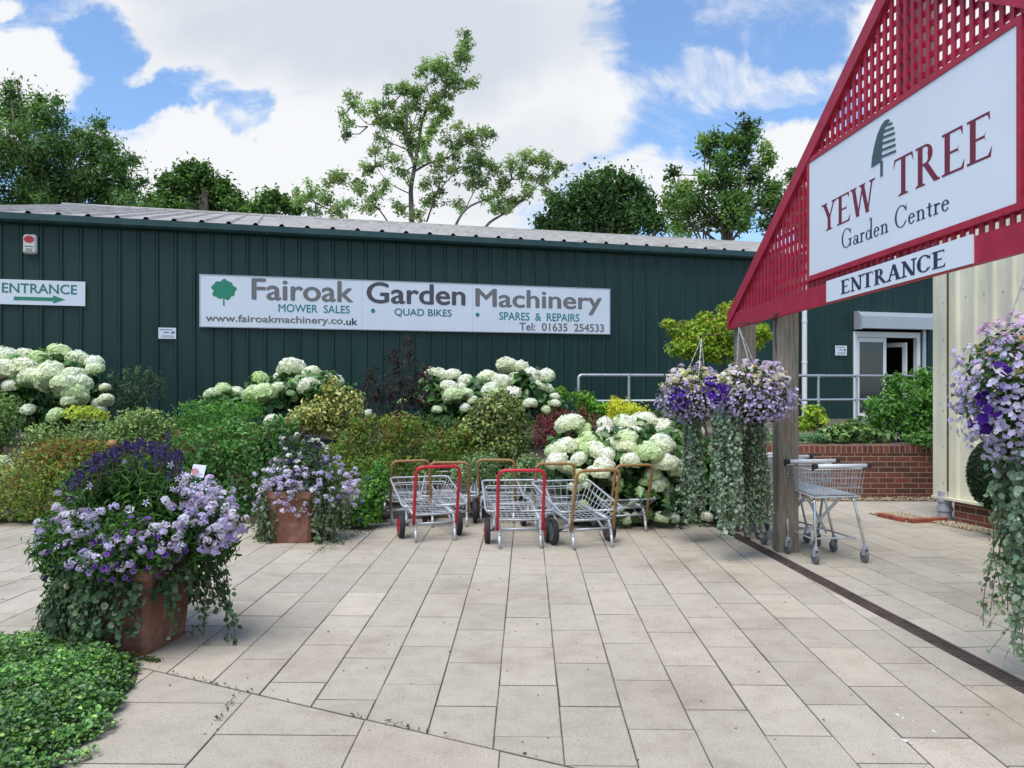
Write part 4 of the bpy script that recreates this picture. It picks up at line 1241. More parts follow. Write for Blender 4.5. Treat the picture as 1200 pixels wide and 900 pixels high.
# ------------------------------------------------------------------ garden trolleys
def wheel(parent, x, y, r, w, hub, tyre="rubber"):
    mbx = MB(); mbx.lathe([(r * .72, -w / 2), (r * .93, -w / 2), (r, -w * .3), (r, w * .3), (r * .93, w / 2), (r * .72, w / 2)], 22, (x, y, r), "X")
    o = obj("wheel", mbx, M[tyre], parent, local=True, smooth=False)
    mbx = MB()
    mbx.lathe([(r * .62, -w * .53), (r * .70, -w * .50), (r * .70, w * .50), (r * .62, w * .53)], 20, (x, y, r), "X")
    mbx.lathe([(r * .12, -w * .68), (r * .2, -w * .6), (r * .2, w * .6), (r * .12, w * .68)], 12, (x, y, r), "X")
    for k in range(5):
        a = 2 * math.pi * k / 5
        mbx.bar((x, y + r * .15 * math.cos(a), r + r * .15 * math.sin(a)), (x, y + r * .62 * math.cos(a), r + r * .62 * math.sin(a)), r * .20, w * 1.16, up=(1, 0, 0))
    ring = [(x, y + r * .68 * math.cos(a), r + r * .68 * math.sin(a)) for a in np.linspace(0, 2 * math.pi, 21)[:-1]]
    mbx.tube(ring, r * .085, 6, closed=True)
    obj("hub", mbx, M[hub], o, local=True)
    return o
def make_cart(hmat, hub, label):
    t = thing("garden_trolley", label, "trolley", (0, 0, 0), 0, "flat garden trolleys parked along the flower bed")
    # local: y = 0 at the feet under the handle, +y towards the far end
    fr0, fr1 = .255, .31                                        # floor height at the handle end, at the far end
    fz = lambda y: fr0 + (fr1 - fr0) * y / .78
    mbx = MB()
    for s_ in (-1, 1):
        x = s_ * .205
        pts = fillet([(s_ * .20, -.075, .004), (s_ * .203, -.035, .17), (x, .03, fz(.03)), (x, .78, fz(.78))], .05)
        for a, b in zip(pts[:-1], pts[1:]): mbx.tube([a, b], .0165, 7)
        mbx.tube([(x, .0, .24), (s_ * .245, .24, .128)], .014, 6)
        mbx.tube([(x, .50, fz(.5)), (s_ * .245, .24, .128)], .014, 6)
    for y in (.035, .40, .77): mbx.tube([(-.205, y, fz(y) + .004), (.205, y, fz(y) + .004)], .013, 6)
    mbx.tube([(-.203, -.03, .185), (.203, -.03, .185)], .010, 6)
    mbx.tube([(-.33, .24, .128), (.33, .24, .128)], .011, 6)
    obj("frame", mbx, M["galv"], t, local=True, smooth=True)
    for s_ in (-1, 1): wheel(t, s_ * .305, .24, .128, .052, hub)
    # wire tray
    fx, rx = .225, .335
    yA, yB, rA, rB = -.02, .80, -.06, .86                       # floor ends, rim ends
    zA, zB = .365, .555
    rim = fillet([(0, rA, zA), (rx, rA, zA), (rx * .98, rB, zB), (-rx * .98, rB, zB), (-rx, rA, zA), (-.001, rA, zA)], .06, 4)
    mbx = MB(); mbx.tube(rim, .0105, 7)
    low = fillet([(-fx * 1.25, .78, fz(.78) + .17), (-fx * 1.28, .845, fz(.8) + .185), (fx * 1.28, .845, fz(.8) + .185), (fx * 1.25, .78, fz(.78) + .17)], .03)
    mbx.tube(low, .007, 6)
    obj("rim", mbx, M["galv"], t, local=True, smooth=True)
    mbx = MB(); w = .0027
    for i in range(9):                                          # long wires, folded up the far end
        x = -fx + 2 * fx * i / 8
        mbx.tube([(x, yA, fz(yA) + .016), (x, yB, fz(yB) + .016), (x * rx / fx, rB, zB)], w, 4, cap=False)
    ny = 10
    for i in range(ny + 1):                                      # cross wires, folded up both sides to the rim
        f = i / ny; y = yA + (yB - yA) * f; yr = rA + (rB - rA) * f; zr = zA + (zB - zA) * f
        mbx.tube([(-rx, yr, zr), (-fx, y, fz(y) + .020), (fx, y, fz(y) + .020), (rx, yr, zr)], w, 4, cap=False)
    for k in (.34, .67):
        xx = fx + (rx - fx) * k
        pts = []
        for s_ in (-1, 1):
            mbx.tube([(s_ * xx, yA + (rA - yA) * k, fz(yA) + (zA - fz(yA)) * k), (s_ * xx, yB + (rB - yB) * k, fz(yB) + (zB - fz(yB)) * k)], w * 1.15, 4, cap=False)
        mbx.tube([(-xx, yB + (rB - yB) * k, fz(yB) + (zB - fz(yB)) * k), (xx, yB + (rB - yB) * k, fz(yB) + (zB - fz(yB)) * k)], w * 1.15, 4, cap=False)
    obj("wire_tray", mbx, M["wire"], t, local=True)
    mbx = MB()
    hb = fillet([(-.222, -.045, .18), (-.222, -.10, .42), (-.222, -.21, .775), (.222, -.21, .775), (.222, -.10, .42), (.222, -.045, .18)], .075, 5)
    mbx.tube(hb, .0165, 9)
    obj("handle", mbx, M[hmat], t, local=True, smooth=True)
    return t
def lower(o, k):
    o.scale = (k, k, k); return o
def at_ground(px, Y): return Vector(((px - CX) / F * Y, Y, 0))
red = make_cart("redpaint", "hubred", "red-handled trolley with red wheel hubs nearest the terracotta pot in the bed")
brn = make_cart("rust", "greyrubber", "brown-handled trolley standing in front beside the red one, its legs brown too")
red.location = at_ground(509, 8.30); red.rotation_euler.z = R(17)
dup(red, at_ground(609, 7.95), R(5), "red-handled trolley in the middle, seen straight from behind its handle")
brn.location = at_ground(692, 7.95); brn.rotation_euler.z = R(17)
brn["label"] = "brown-handled trolley in front, right of both red-handled ones"
lower(dup(brn, at_ground(478, 9.30), R(17), "brown-handled trolley at the left end, mostly hidden behind a red-handled one"), .95)
lower(dup(brn, at_ground(527, 9.12), R(3), "brown-handled trolley standing behind the gap between the two red ones"), .95)
lower(dup(brn, at_ground(647, 8.98), R(8), "brown-handled trolley behind the middle red one, its end in the hydrangea"), .95)
lower(dup(brn, at_ground(735, 8.82), R(15), "brown-handled trolley at the right end against the white hydrangea"), .95)

lower(dup(brn, at_ground(583, 9.42), R(-4), "brown-handled trolley rearmost in the row, seen through the middle red one"), .95)

# ------------------------------------------------------------------ shopping trolleys
def make_trolley(label):
    t = thing("shopping_trolley", label, "shopping trolley", (0, 0, 0), 0, "nested shopping trolleys behind the gate post")
    hw = .265
    mbx = MB(); mbx.tube([(-hw + .025, 0, .872), (hw - .025, 0, .872)], .0185, 10)
    h = obj("handle", mbx, M["handlewhite"], t, local=True, smooth=True)
    mbx = MB()
    for s_ in (-1, 1):
        mbx.tube([(s_ * (hw - .03), 0, .872), (s_ * (hw + .008), 0, .872)], .0235, 10)
        mbx.tube([(s_ * (hw - .015), 0, .872), (s_ * (hw - .02), .07, .83)], .012, 7)
    obj("end_cap", mbx, M["blackplastic"], h, local=True)
    # basket: top rim at z .83, floor at z .585, tapering to the front
    tw0, tw1, bw0, bw1 = .255, .175, .225, .155
    y0, y1, yf = .06, .80, .74
    zt0, zt1, zb0, zb1 = .835, .80, .585, .60
    mbx = MB()
    mbx.tube(fillet([(-tw0, y0, zt0), (-tw1, y1, zt1), (tw1, y1, zt1), (tw0, y0, zt0)], .04), .007, 6)
    mbx.tube([(-tw0, y0, zt0), (tw0, y0, zt0)], .006, 6)
    mbx.tube(fillet([(-bw0, y0 + .02, zb0), (-bw1, yf, zb1), (bw1, yf, zb1), (bw0, y0 + .02, zb0), (-bw0, y0 + .021, zb0)], .02), .006, 6)
    obj("rim", mbx, M["wire"], t, local=True, smooth=True)
    mbx = MB(); w = .0022
    for i in range(19):
        f = i / 18
        for s_ in (-1, 1):
            mbx.tube([(s_ * (tw0 + (tw1 - tw0) * f), y0 + (y1 - y0) * f, zt0 + (zt1 - zt0) * f), (s_ * (bw0 + (bw1 - bw0) * f), y0 + .02 + (yf - y0 - .02) * f, zb0 + (zb1 - zb0) * f)], w, 4, cap=False)
    for i in range(15):
        f = -1 + 2 * i / 14
        mbx.tube([(f * tw0, y0, zt0), (f * bw0, y0 + .02, zb0), (f * bw1, yf, zb1), (f * tw1, y1, zt1)], w, 4, cap=False)
    for i in range(9):
        f = i / 8; x = bw0 + (bw1 - bw0) * f; y = y0 + .02 + (yf - y0 - .02) * f
        mbx.tube([(-x, y, zb0 + .006 + (zb1 - zb0) * f), (x, y, zb0 + .006 + (zb1 - zb0) * f)], w, 4, cap=False)
    for k in (.33, .66):
        l = lambda a, b: a + (b - a) * k
        mbx.tube([(-l(tw0, bw0), l(y0, y0 + .02), l(zt0, zb0)), (-l(tw1, bw1), l(y1, yf), l(zt1, zb1)), (l(tw1, bw1), l(y1, yf), l(zt1, zb1)), (l(tw0, bw0), l(y0, y0 + .02), l(zt0, zb0)), (-l(tw0, bw0), l(y0, y0 + .02) + .001, l(zt0, zb0))], w * 1.3, 4, cap=False)
    obj("wire_basket", mbx, M["wire"], t, local=True)
    mbx = MB(); mbx.add([(-bw0 + .02, y0 + .05, zb0 + .012), (bw0 - .02, y0 + .05, zb0 + .012), (bw1 - .02, yf - .02, zb1 + .012), (-bw1 + .02, yf - .02, zb1 + .012), (-bw0 + .02, y0 + .05, zb0 + .018), (bw0 - .02, y0 + .05, zb0 + .018), (bw1 - .02, yf - .02, zb1 + .018), (-bw1 + .02, yf - .02, zb1 + .018)],
                        [(3, 2, 1, 0), (4, 5, 6, 7), (0, 1, 5, 4), (1, 2, 6, 5), (2, 3, 7, 6), (3, 0, 4, 7)])
    obj("floor_sheet", mbx, M["galv"], t, local=True)
    mbx = MB()
    mbx.bar((-.17, .30, .56), (.10, .44, .20), .010, .028); mbx.bar((.17, .30, .56), (-.10, .44, .20), .010, .028)
    mbx.tube([(-.20, .16, .20), (.20, .16, .20)], .008, 6); mbx.tube([(-.16, .70, .20), (.16, .70, .20)], .008, 6)
    for s_ in (-1, 1): mbx.tube([(s_ * .205, .12, .20), (s_ * .16, .72, .20)], .008, 6)
    obj("brace", mbx, M["galv"], t, local=True)
    # legs with castors: two under the handle, two at the front
    spots = ((-.235, .02, -.17, .14), (.235, .02, .19, .12), (-.175, .74, -.13, .55), (.175, .74, .14, .55))
    for (xb, yb2, xt, yt) in spots:
        mbx = MB()
        mbx.tube(fillet([(xt * .8, yt + .12, zb0 - .012), (xt + (xb - xt) * .1, yt + .02, zb0 - .02), (xb, yb2, .135)], .08, 6), .0125, 9)
        lg = obj("leg", mbx, M["chrome"], t, local=True, smooth=True)
        mbx = MB()
        mbx.tube([(xb, yb2, .125), (xb, yb2, .155)], .021, 10)
        for s_ in (-1, 1): mbx.add(*hexp((xb + s_ * .019, yb2, .10), .003, .022, .032))
        fk = obj("castor", mbx, M["greypipe"], lg, local=True)
        mbx = MB(); mbx.lathe([(.02, -.014), (.052, -.014), (.056, -.007), (.056, .007), (.052, .014), (.02, .014)], 18, (xb, yb2 + .012, .056), "X")
        obj("castor_wheel", mbx, M["greyrubber"], lg, local=True)
    return t
def hexp(c, hx, hy, hz_):
    x, y, z = c
    v = [(x + a * hx, y + b * hy, z + d * hz_) for d in (-1, 1) for a, b in ((-1, -1), (1, -1), (1, 1), (-1, 1))]
    return v, [(3, 2, 1, 0), (4, 5, 6, 7), (0, 1, 5, 4), (1, 2, 6, 5), (2, 3, 7, 6), (3, 0, 4, 7)]
tl = make_trolley("front shopping trolley of the nested row, its whole white handle in view")
ty = R(8)
fwd = Vector((-math.sin(ty), math.cos(ty), 0))
b0 = Vector((2.93, 7.2, 0))
tl.location = b0; tl.rotation_euler.z = ty
for i, s_, lab in ((1, .46, "second shopping trolley of the nested row, pushed into the front one"),
                   (2, .90, "third shopping trolley of the nested row, half behind the gate post"),
                   (3, 1.22, "rearmost shopping trolley of the nested row beside the trailing silver leaves")):
    p = b0 + fwd * s_ - Vector((.03 * i, 0, 0))
    dup(tl, p, ty + R(1.2 * i), lab)

# ------------------------------------------------------------------ hydrangeas
def head_mesh(seed):
    st = np.random.default_rng(seed)
    n = 330
    i = np.arange(n); ph_ = i * 2.39996; zc = 1 - 1.62 * (i + .5) / n; rr = np.sqrt(np.maximum(0, 1 - zc * zc))
    d = np.stack([rr * np.cos(ph_), rr * np.sin(ph_), zc], 1)
    lump = 1 + .07 * np.sin(d[:, 0] * 5 + seed) * np.cos(d[:, 1] * 4 + seed * 2) + st.normal(0, .035, n)
    p = d * np.array([1, 1, .80]) * lump[:, None] * .9
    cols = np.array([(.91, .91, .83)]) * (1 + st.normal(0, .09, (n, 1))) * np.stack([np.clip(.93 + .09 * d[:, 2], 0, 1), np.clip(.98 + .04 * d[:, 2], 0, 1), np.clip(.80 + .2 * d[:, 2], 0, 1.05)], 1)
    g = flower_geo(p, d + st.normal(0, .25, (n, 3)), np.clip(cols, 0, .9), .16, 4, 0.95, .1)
    # inner ball of hidden florets so that the head is solid
    m = 10; vs = []; q = []
    for a in range(m + 1):
        for b in range(16):
            th = math.pi * a / m; f = 2 * math.pi * b / 16
            vs.append((.83 * math.sin(th) * math.cos(f), .83 * math.sin(th) * math.sin(f), max(-.55, .83 * math.cos(th)) * .8))
    tr = []
    for a in range(m):
        for b in range(16):
            i0, i1, i2, i3 = a * 16 + b, a * 16 + (b + 1) % 16, (a + 1) * 16 + (b + 1) % 16, (a + 1) * 16 + b
            tr += [(i0, i3, i2), (i0, i2, i1)]
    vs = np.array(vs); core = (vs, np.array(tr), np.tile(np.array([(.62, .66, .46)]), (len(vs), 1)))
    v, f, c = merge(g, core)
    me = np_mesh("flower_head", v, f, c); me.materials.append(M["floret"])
    return me
HEADS = [head_mesh(s) for s in (1, 2, 3, 4, 5)]
HY_PAL = [(3, (.030, .072, .017)), (2, (.042, .095, .022)), (1.5, (.018, .045, .013)), (.3, (.07, .125, .035))]
def hydrangea(label, px, Y, heads, mass, n, leaf=(.13, .085), base_z=None, extra=0, zone=None):
    """heads: [(px, py, r_px, depth offset)]"""
    X = (px - CX) / F * Y; bz = float(bed_z(X, Y)) if base_z is None else base_z
    root, allc = shrub("hydrangea_bush", label, "hydrangea", px, 0, Y, mass, HY_PAL, n, leaf, "glossleaf", "white mophead hydrangea bushes", sub=4, stems=8, base_z=base_z, depth=1.0, rand=.45)
    st = MB(); rl_ = world_loc(root)
    hs = list(heads)
    for _ in range(extra):                                          # heads on the far side and between the others
        c, r = mass[rng.integers(len(mass))][:2], mass[rng.integers(len(mass))][2:]
        m_ = mass[rng.integers(len(mass))]
        hs.append((m_[0] + rng.normal(0, m_[2] * .55), m_[1] - m_[3] * rng.uniform(.1, .8), rng.uniform(.75, 1.0) * np.mean([h[2] for h in heads]), rng.uniform(.25, .7)))
    for (hx, hy_, hr, dy) in hs:
        YY = Y + dy
        p = P(hx, hy_, YY)
        if p.z < bz + .08: p.z = bz + .08
        o = bpy.data.objects.new("flower_head", HEADS[rng.integers(len(HEADS))]); COL.objects.link(o)
        o.parent = root; o.location = p - rl_
        s_ = hr * rng.uniform(.98, 1.16) * YY / F
        o.scale = (s_ * rng.uniform(.95, 1.1), s_ * rng.uniform(.95, 1.1), s_ * rng.uniform(.85, 1.0))
        o.rotation_euler = (rng.normal(.28, .25), rng.normal(0, .25), rng.uniform(0, 6.28))
        # stalk up to the head
        a = Vector((X + (p.x - X) * .35, Y + (p.y - Y) * .4, bz + .1)); st.tube([a, a.lerp(p, .6) + Vector((0, 0, .05)), p - Vector((0, 0, s_ * .3))], [.009, .007, .005], 5)
    obj("stalk", st, M["twig"], root)
    return root
hydrangea("white hydrangea against the shed behind the mounds at the far left", 62, 12.6,
          [(6, 418, 14, -.1), (28, 420, 15, .1), (48, 422, 14, .0), (70, 417, 14, .15), (92, 424, 14, .1), (110, 425, 11, 0), (0, 437, 19, -.35), (28, 434, 16, -.3), (18, 440, 14, -.2), (40, 444, 15, -.45), (60, 433, 14, -.35), (58, 444, 17, -.5), (75, 452, 15, -.5), (84, 441, 15, -.3), (95, 448, 12, -.35), (97, 440, 10, 0), (111, 433, 11, -.1), (13, 452, 11, -.4), (88, 460, 13, -.45), (92, 466, 11, -.45), (82, 470, 11, -.5), (123, 454, 7, -.2), (124, 469, 8, -.3), (114, 472, 6, -.3), (33, 480, 8, -.5), (65, 487, 10, -.7), (24, 481, 5, -.5), (30, 451, 7, -.1), (118, 480, 7, -.3), (52, 428, 10, .3)],
          [(20, 450, 40, 30), (60, 448, 45, 32), (95, 455, 32, 30), (60, 485, 60, 22)], 2300)
hydrangea("white hydrangea rising behind the yellow variegated shrub and green ferny bush", 330, 12.6,
          [(262, 455, 9, -.1), (250, 463, 11, -.2), (245, 470, 6, -.2), (278, 459, 8, 0), (307, 447, 13, 0), (296, 462, 12, -.3), (311, 462, 14, -.35), (325, 457, 12, -.2), (342, 432, 15, .1), (327, 441, 7, .1), (365, 438, 11, 0), (360, 452, 12, -.2), (381, 446, 8, .1), (394, 447, 9, .1), (400, 463, 9, 0), (318, 493, 9, -.6), (414, 479, 9, -.1), (411, 487, 7, -.2), (375, 455, 10, -.1), (432, 484, 5, -.2), (343, 450, 7, -.1), (302, 455, 8, .1), (341, 461, 5, -.3)],
          [(265, 470, 28, 16), (315, 465, 40, 24), (360, 458, 42, 26), (400, 470, 30, 22)], 1500)
hydrangea("white hydrangea behind the round olive holly and purple barberry", 575, 12.4,
          [(505, 437, 8, .1), (517, 441, 10, 0), (530, 440, 10, 0), (545, 446, 9, -.1), (527, 454, 11, -.3), (541, 453, 6, -.2), (530, 464, 12, -.4), (547, 462, 9, -.3), (500, 466, 10, -.1), (471, 471, 6, .2), (512, 480, 6, -.4), (545, 478, 6, -.4), (571, 445, 14, 0), (595, 430, 14, .2), (609, 431, 11, .2), (588, 449, 13, -.2), (604, 444, 9, 0), (622, 441, 12, .1), (640, 440, 10, .1), (633, 454, 10, -.1), (641, 456, 9, 0), (599, 462, 11, -.35), (621, 473, 9, -.4), (603, 463, 7, -.2), (562, 456, 9, -.1), (585, 461, 8, -.4), (574, 457, 10, -.3), (650, 465, 6, -.2), (651, 473, 6, -.3), (575, 470, 8, -.4), (556, 470, 8, -.3), (640, 480, 6, -.3), (497, 448, 6, 0)],
          [(525, 465, 36, 26), (575, 465, 40, 28), (615, 462, 36, 28), (645, 478, 20, 18), (560, 490, 60, 20)], 2000)
hydrangea("big white hydrangea spilling onto the paving beside the trolleys", 735, 9.5,
          [(668, 498, 15, -.0), (684, 503, 9, 0), (710, 498, 10, .3), (733, 497, 14, .35), (757, 496, 16, .35), (750, 494, 13, .4), (775, 503, 14, .3), (692, 516, 16, -.1), (710, 510, 15, .15), (728, 512, 15, .1), (742, 510, 14, .15), (735, 516, 15, -.2), (662, 525, 15, -.3), (675, 524, 13, -.2), (649, 530, 11, -.3), (687, 527, 13, -.25), (700, 529, 13, -.3), (652, 540, 14, -.5), (664, 548, 11, -.5), (678, 538, 10, -.5), (710, 533, 11, -.4), (720, 522, 11, -.2), (735, 528, 13, -.35), (740, 540, 13, -.5), (762, 531, 17, -.5), (777, 520, 15, -.3), (780, 543, 14, -.5), (794, 512, 12, -.1), (806, 530, 14, -.2), (797, 552, 14, -.3), (745, 526, 8, -.3), (708, 545, 12, -.5), (704, 555, 11, -.6), (695, 552, 8, -.55), (680, 558, 10, -.6), (685, 566, 8, -.6), (766, 556, 10, -.4), (772, 568, 12, -.4), (785, 575, 9, -.3), (810, 575, 11, -.1), (810, 593, 10, -.1), (800, 560, 9, -.2), (673, 571, 8, -.6), (720, 562, 7, -.4), (683, 592, 8, -.6), (733, 610, 8, -.5), (745, 612, 7, -.4), (775, 611, 9, -.5), (790, 612, 7, -.45), (828, 612, 8, -.4), (700, 608, 7, -.3), (755, 565, 6, -.4), (825, 548, 11, 0), (840, 540, 11, .2), (838, 575, 9, 0), (815, 505, 9, .3)],
          [(680, 545, 42, 42), (735, 535, 50, 42), (785, 545, 48, 45), (820, 560, 35, 45), (740, 585, 80, 38), (800, 590, 45, 30)], 3400, (.12, .085), base_z=.03, extra=10)

# ------------------------------------------------------------------ shrubs of the bank
GRN = [(3, (.055, .125, .025)), (2, (.08, .165, .035)), (1.2, (.035, .085, .02))]
shrub("feathery_shrub", "dark grey-green feathery bush against the shed right of the leftmost hydrangea", "shrub", 160, 0, 13.0,
      [(160, 464, 24, 20), (132, 450, 8, 20), (186, 452, 8, 18), (165, 438, 8, 14), (148, 450, 8, 20), (176, 445, 7, 18), (150, 474, 24, 12)], [(3, (.045, .075, .045)), (2, (.07, .10, .06)), (1, (.025, .045, .03))], 1900, (.075, .013), sub=7, fr=(.2, .4), shell=.5)
shrub("clipped_shrub", "small green rounded bush cut off by the left edge of the photo", "shrub", 3, 0, 11.2,
      [(2, 490, 26, 30), (-12, 510, 25, 25), (6, 512, 16, 16)], [(2, (.10, .15, .045)), (2, (.06, .10, .03)), (1, (.17, .21, .09))], 2400, (.045, .028))
VARI = [(2, (.075, .125, .035)), (2, (.15, .19, .08)), (1, (.04, .075, .022)), (1, (.23, .26, .13))]
shrub("variegated_mound", "wide variegated green mound behind the orange-tinted bush at left", "shrub", 80, 0, 10.6,
      [(62, 518, 42, 24), (105, 508, 34, 20), (35, 535, 20, 16), (85, 530, 45, 20), (132, 522, 20, 16)], VARI, 5000, (.042, .026))
shrub("variegated_mound", "variegated green dome in front of the feathery grey-green bush", "shrub", 168, 0, 11.0,
      [(165, 497, 34, 20), (190, 508, 22, 18), (145, 510, 24, 16), (172, 520, 34, 16)], VARI, 3700, (.042, .026))
shrub("golden_shrub", "small yellow-green bush between the leftmost hydrangea and the variegated mound", "shrub", 100, 0, 11.7,
      [(95, 484, 22, 9), (118, 487, 12, 8)], [(2, (.26, .28, .05)), (2, (.15, .20, .04))], 900, (.05, .03))
SPI = [(3, (.11, .14, .03)), (2.5, (.07, .12, .025)), (1, (.19, .17, .04)), (1, (.045, .08, .02))]
shrub("spiraea_bush", "orange-tipped golden bush spilling onto the paving at far left", "shrub", 50, 0, 9.35,
      [(45, 560, 48, 38), (85, 555, 34, 30), (20, 595, 38, 26), (75, 597, 38, 24), (-30, 600, 30, 22), (110, 600, 22, 18), (100, 530, 26, 18), (-12, 580, 26, 36), (118, 560, 18, 22), (60, 530, 34, 20)], SPI, 8200, (.045, .022), tipcol=(.6, (.20, .085, .03)), base_z=.03)
shrub("silver_plant", "low whitish plant at the left edge beside the orange-tipped bush", "plant", 2, 0, 10.0,
      [(2, 545, 14, 12), (8, 555, 10, 8)], [(2, (.40, .42, .34)), (1, (.22, .28, .16))], 500, (.05, .02))
shrub("ferny_shrub", "bright green ferny bush left of the yellow variegated shrub, above the rose bush", "shrub", 245, 0, 11.3,
      [(245, 488, 40, 22), (285, 482, 28, 20), (212, 500, 24, 18), (265, 505, 45, 18)], [(3, (.06, .15, .03)), (2, (.09, .20, .04)), (1, (.035, .085, .02))], 4200, (.05, .014))
ROSE = [(3, (.048, .115, .03)), (2, (.075, .155, .045)), (1.2, (.028, .07, .02)), (.2, (.11, .07, .035))]
shrub("rose_bush", "leafy dark green rose bush with reddish shoots between the two terracotta planters", "shrub", 255, 0, 9.75,
      [(235, 530, 38, 32), (280, 520, 40, 30), (215, 555, 30, 34), (265, 570, 46, 38), (305, 545, 28, 34), (318, 520, 24, 26), (230, 595, 34, 26), (285, 604, 34, 20), (195, 600, 26, 22), (160, 600, 26, 22), (310, 606, 26, 16), (330, 505, 22, 18), (185, 545, 22, 30)],
      ROSE, 13000, (.052, .032), "leaf", sub=6, tipcol=(.10, (.12, .055, .03)), base_z=.03,
      flower=dict(n=10, pal=[(1, (.30, .06, .06))], r=.026))
ELA = [(2.5, (.26, .24, .06)), (2, (.11, .14, .035)), (1.5, (.06, .10, .025)), (1, (.40, .37, .16))]
shrub("elaeagnus_bush", "yellow and green variegated shrub in front of a hydrangea, left of the purple bush", "shrub", 378, 0, 11.2,
      [(380, 485, 36, 22), (400, 470, 22, 20), (355, 492, 22, 16), (392, 500, 34, 16), (418, 476, 12, 22), (388, 455, 10, 16)], ELA, 3600, (.07, .03), "glossleaf", shell=.4)
shrub("golden_spiraea", "wide golden-green bush with rusty tips behind the left trolleys", "shrub", 470, 0, 10.1,
      [(430, 520, 38, 26), (480, 515, 40, 26), (525, 522, 34, 22), (450, 545, 46, 26), (510, 545, 44, 24), (400, 540, 24, 26), (470, 495, 30, 14), (555, 540, 22, 16), (430, 500, 20, 14), (540, 512, 18, 14)],
      [(3, (.075, .125, .025)), (2, (.10, .14, .03)), (1.2, (.15, .16, .03)), (2, (.05, .10, .02))], 9500, (.048, .022), tipcol=(.28, (.20, .095, .035)), base_z=.08)
shrub("purple_elder", "airy dark purple shrub reaching up the shed wall, centre", "shrub", 468, 0, 12.1,
      [(470, 450, 40, 34), (440, 465, 22, 26), (490, 470, 26, 30), (455, 490, 36, 24), (480, 415, 12, 22), (466, 425, 14, 24), (495, 440, 18, 18), (435, 440, 12, 18), (476, 400, 5, 12)],
      [(3, (.022, .012, .018)), (2, (.04, .02, .026)), (1, (.012, .010, .012)), (1.2, (.035, .05, .02))], 2500, (.07, .017), sub=9, fr=(.25, .5), shell=.8)
shrub("holly_bush", "round olive-green glossy bush with a dark base behind the trolleys", "shrub", 583, 0, 10.3,
      [(582, 490, 32, 32), (600, 505, 26, 30), (562, 505, 24, 28), (585, 525, 38, 28), (590, 470, 14, 14), (566, 480, 14, 14), (604, 480, 12, 12)],
      [(3, (.075, .105, .024)), (2, (.12, .145, .034)), (1.5, (.035, .055, .015)), (.5, (.20, .21, .07))], 8500, (.058, .03), "glossleaf", base_z=.16)
shrub("barberry_bush", "dark red-purple bush left of the big white hydrangea", "shrub", 660, 0, 11.0,
      [(655, 498, 30, 20), (685, 497, 24, 18), (640, 510, 24, 18), (668, 515, 36, 18), (695, 505, 14, 14)], [(3, (.10, .022, .030)), (2, (.15, .04, .045)), (1.5, (.045, .015, .018)), (.4, (.10, .10, .04))], 3600, (.036, .018))
shrub("green_shrub", "small fresh green bush left of the handrail's end", "shrub", 680, 0, 12.8,
      [(682, 468, 16, 12), (658, 462, 9, 10), (690, 478, 18, 12), (708, 480, 10, 10)], [(2, (.11, .22, .03)), (2, (.07, .15, .025))], 1700, (.05, .026))
shrub("golden_conifer", "bright yellow bush in front of the handrail above the big hydrangea", "shrub", 732, 0, 12.2,
      [(728, 480, 20, 14), (748, 484, 16, 12), (735, 492, 28, 12), (722, 472, 8, 10)], [(3, (.32, .31, .02)), (2, (.22, .26, .03)), (1, (.42, .38, .10))], 2400, (.045, .018))
shrub("hebe_mound", "low grey-green mound behind the brown trolley handle, left of the holly", "shrub", 558, 0, 9.75,
      [(562, 545, 26, 15), (545, 555, 18, 14), (575, 556, 18, 14)], [(3, (.10, .155, .075)), (2, (.16, .21, .11)), (1, (.06, .10, .045))], 2300, (.035, .02), base_z=.06)
shrub("hebe_mound", "low grey-green mound right of the dark holly base behind the middle trolley", "shrub", 628, 0, 9.75,
      [(625, 548, 24, 16), (605, 558, 18, 14), (645, 555, 18, 14)], [(3, (.10, .155, .075)), (2, (.16, .21, .11)), (1, (.06, .10, .045))], 2200, (.035, .02), base_z=.06)
shrub("geranium_plant", "low green geranium with violet flowers left of the first trolley", "plant", 418, 0, 9.05,
      [(415, 595, 26, 28), (435, 580, 20, 30), (400, 610, 22, 18), (428, 606, 20, 14), (445, 560, 14, 24)], [(3, (.055, .13, .025)), (2, (.085, .18, .035)), (1, (.03, .075, .018))], 3600, (.045, .03), base_z=.03,
      flower=dict(n=46, pal=[(1, (.16, .09, .42))], r=.024))
shrub("yellow_acer", "yellow-green maple with orange tips beside the end of the crimson gable", "tree", 838, 0, 12.6,
      [(825, 396, 36, 22), (850, 382, 24, 20), (802, 388, 22, 11), (861, 368, 13, 18), (870, 395, 26, 22), (803, 408, 26, 12), (840, 412, 36, 14), (895, 390, 10, 12), (783, 379, 10, 6), (828, 374, 13, 10), (888, 400, 9, 10), (848, 362, 8, 8)],
      [(3, (.17, .23, .025)), (2, (.11, .18, .02)), (1, (.06, .11, .018)), (.6, (.27, .27, .04))], 13000, (.058, .03), sub=6, fr=(.3, .5), tipcol=(.2, (.30, .16, .05)), stems=14)
TZ = .735
shrub("lime_shrub", "yellow-green bush on the terrace just right of the oak post", "shrub", 950, 0, 12.3,
      [(953, 482, 14, 8), (945, 497, 18, 10), (962, 492, 10, 8)], [(3, (.22, .27, .035)), (2, (.14, .21, .03)), (1, (.07, .13, .02))], 1000, (.07, .035), base_z=TZ)
shrub("bergenia_plant", "dark broad-leaved low plants along the top of the brick wall", "plant", 990, 0, 11.95,
      [(985, 508, 24, 10), (1010, 508, 24, 10), (965, 512, 18, 8), (1030, 512, 18, 8), (1003, 500, 14, 8)], [(2, (.045, .09, .025)), (2, (.11, .18, .05)), (1, (.03, .05, .02)), (.6, (.20, .28, .10))], 900, (.09, .065), "glossleaf", base_z=TZ)
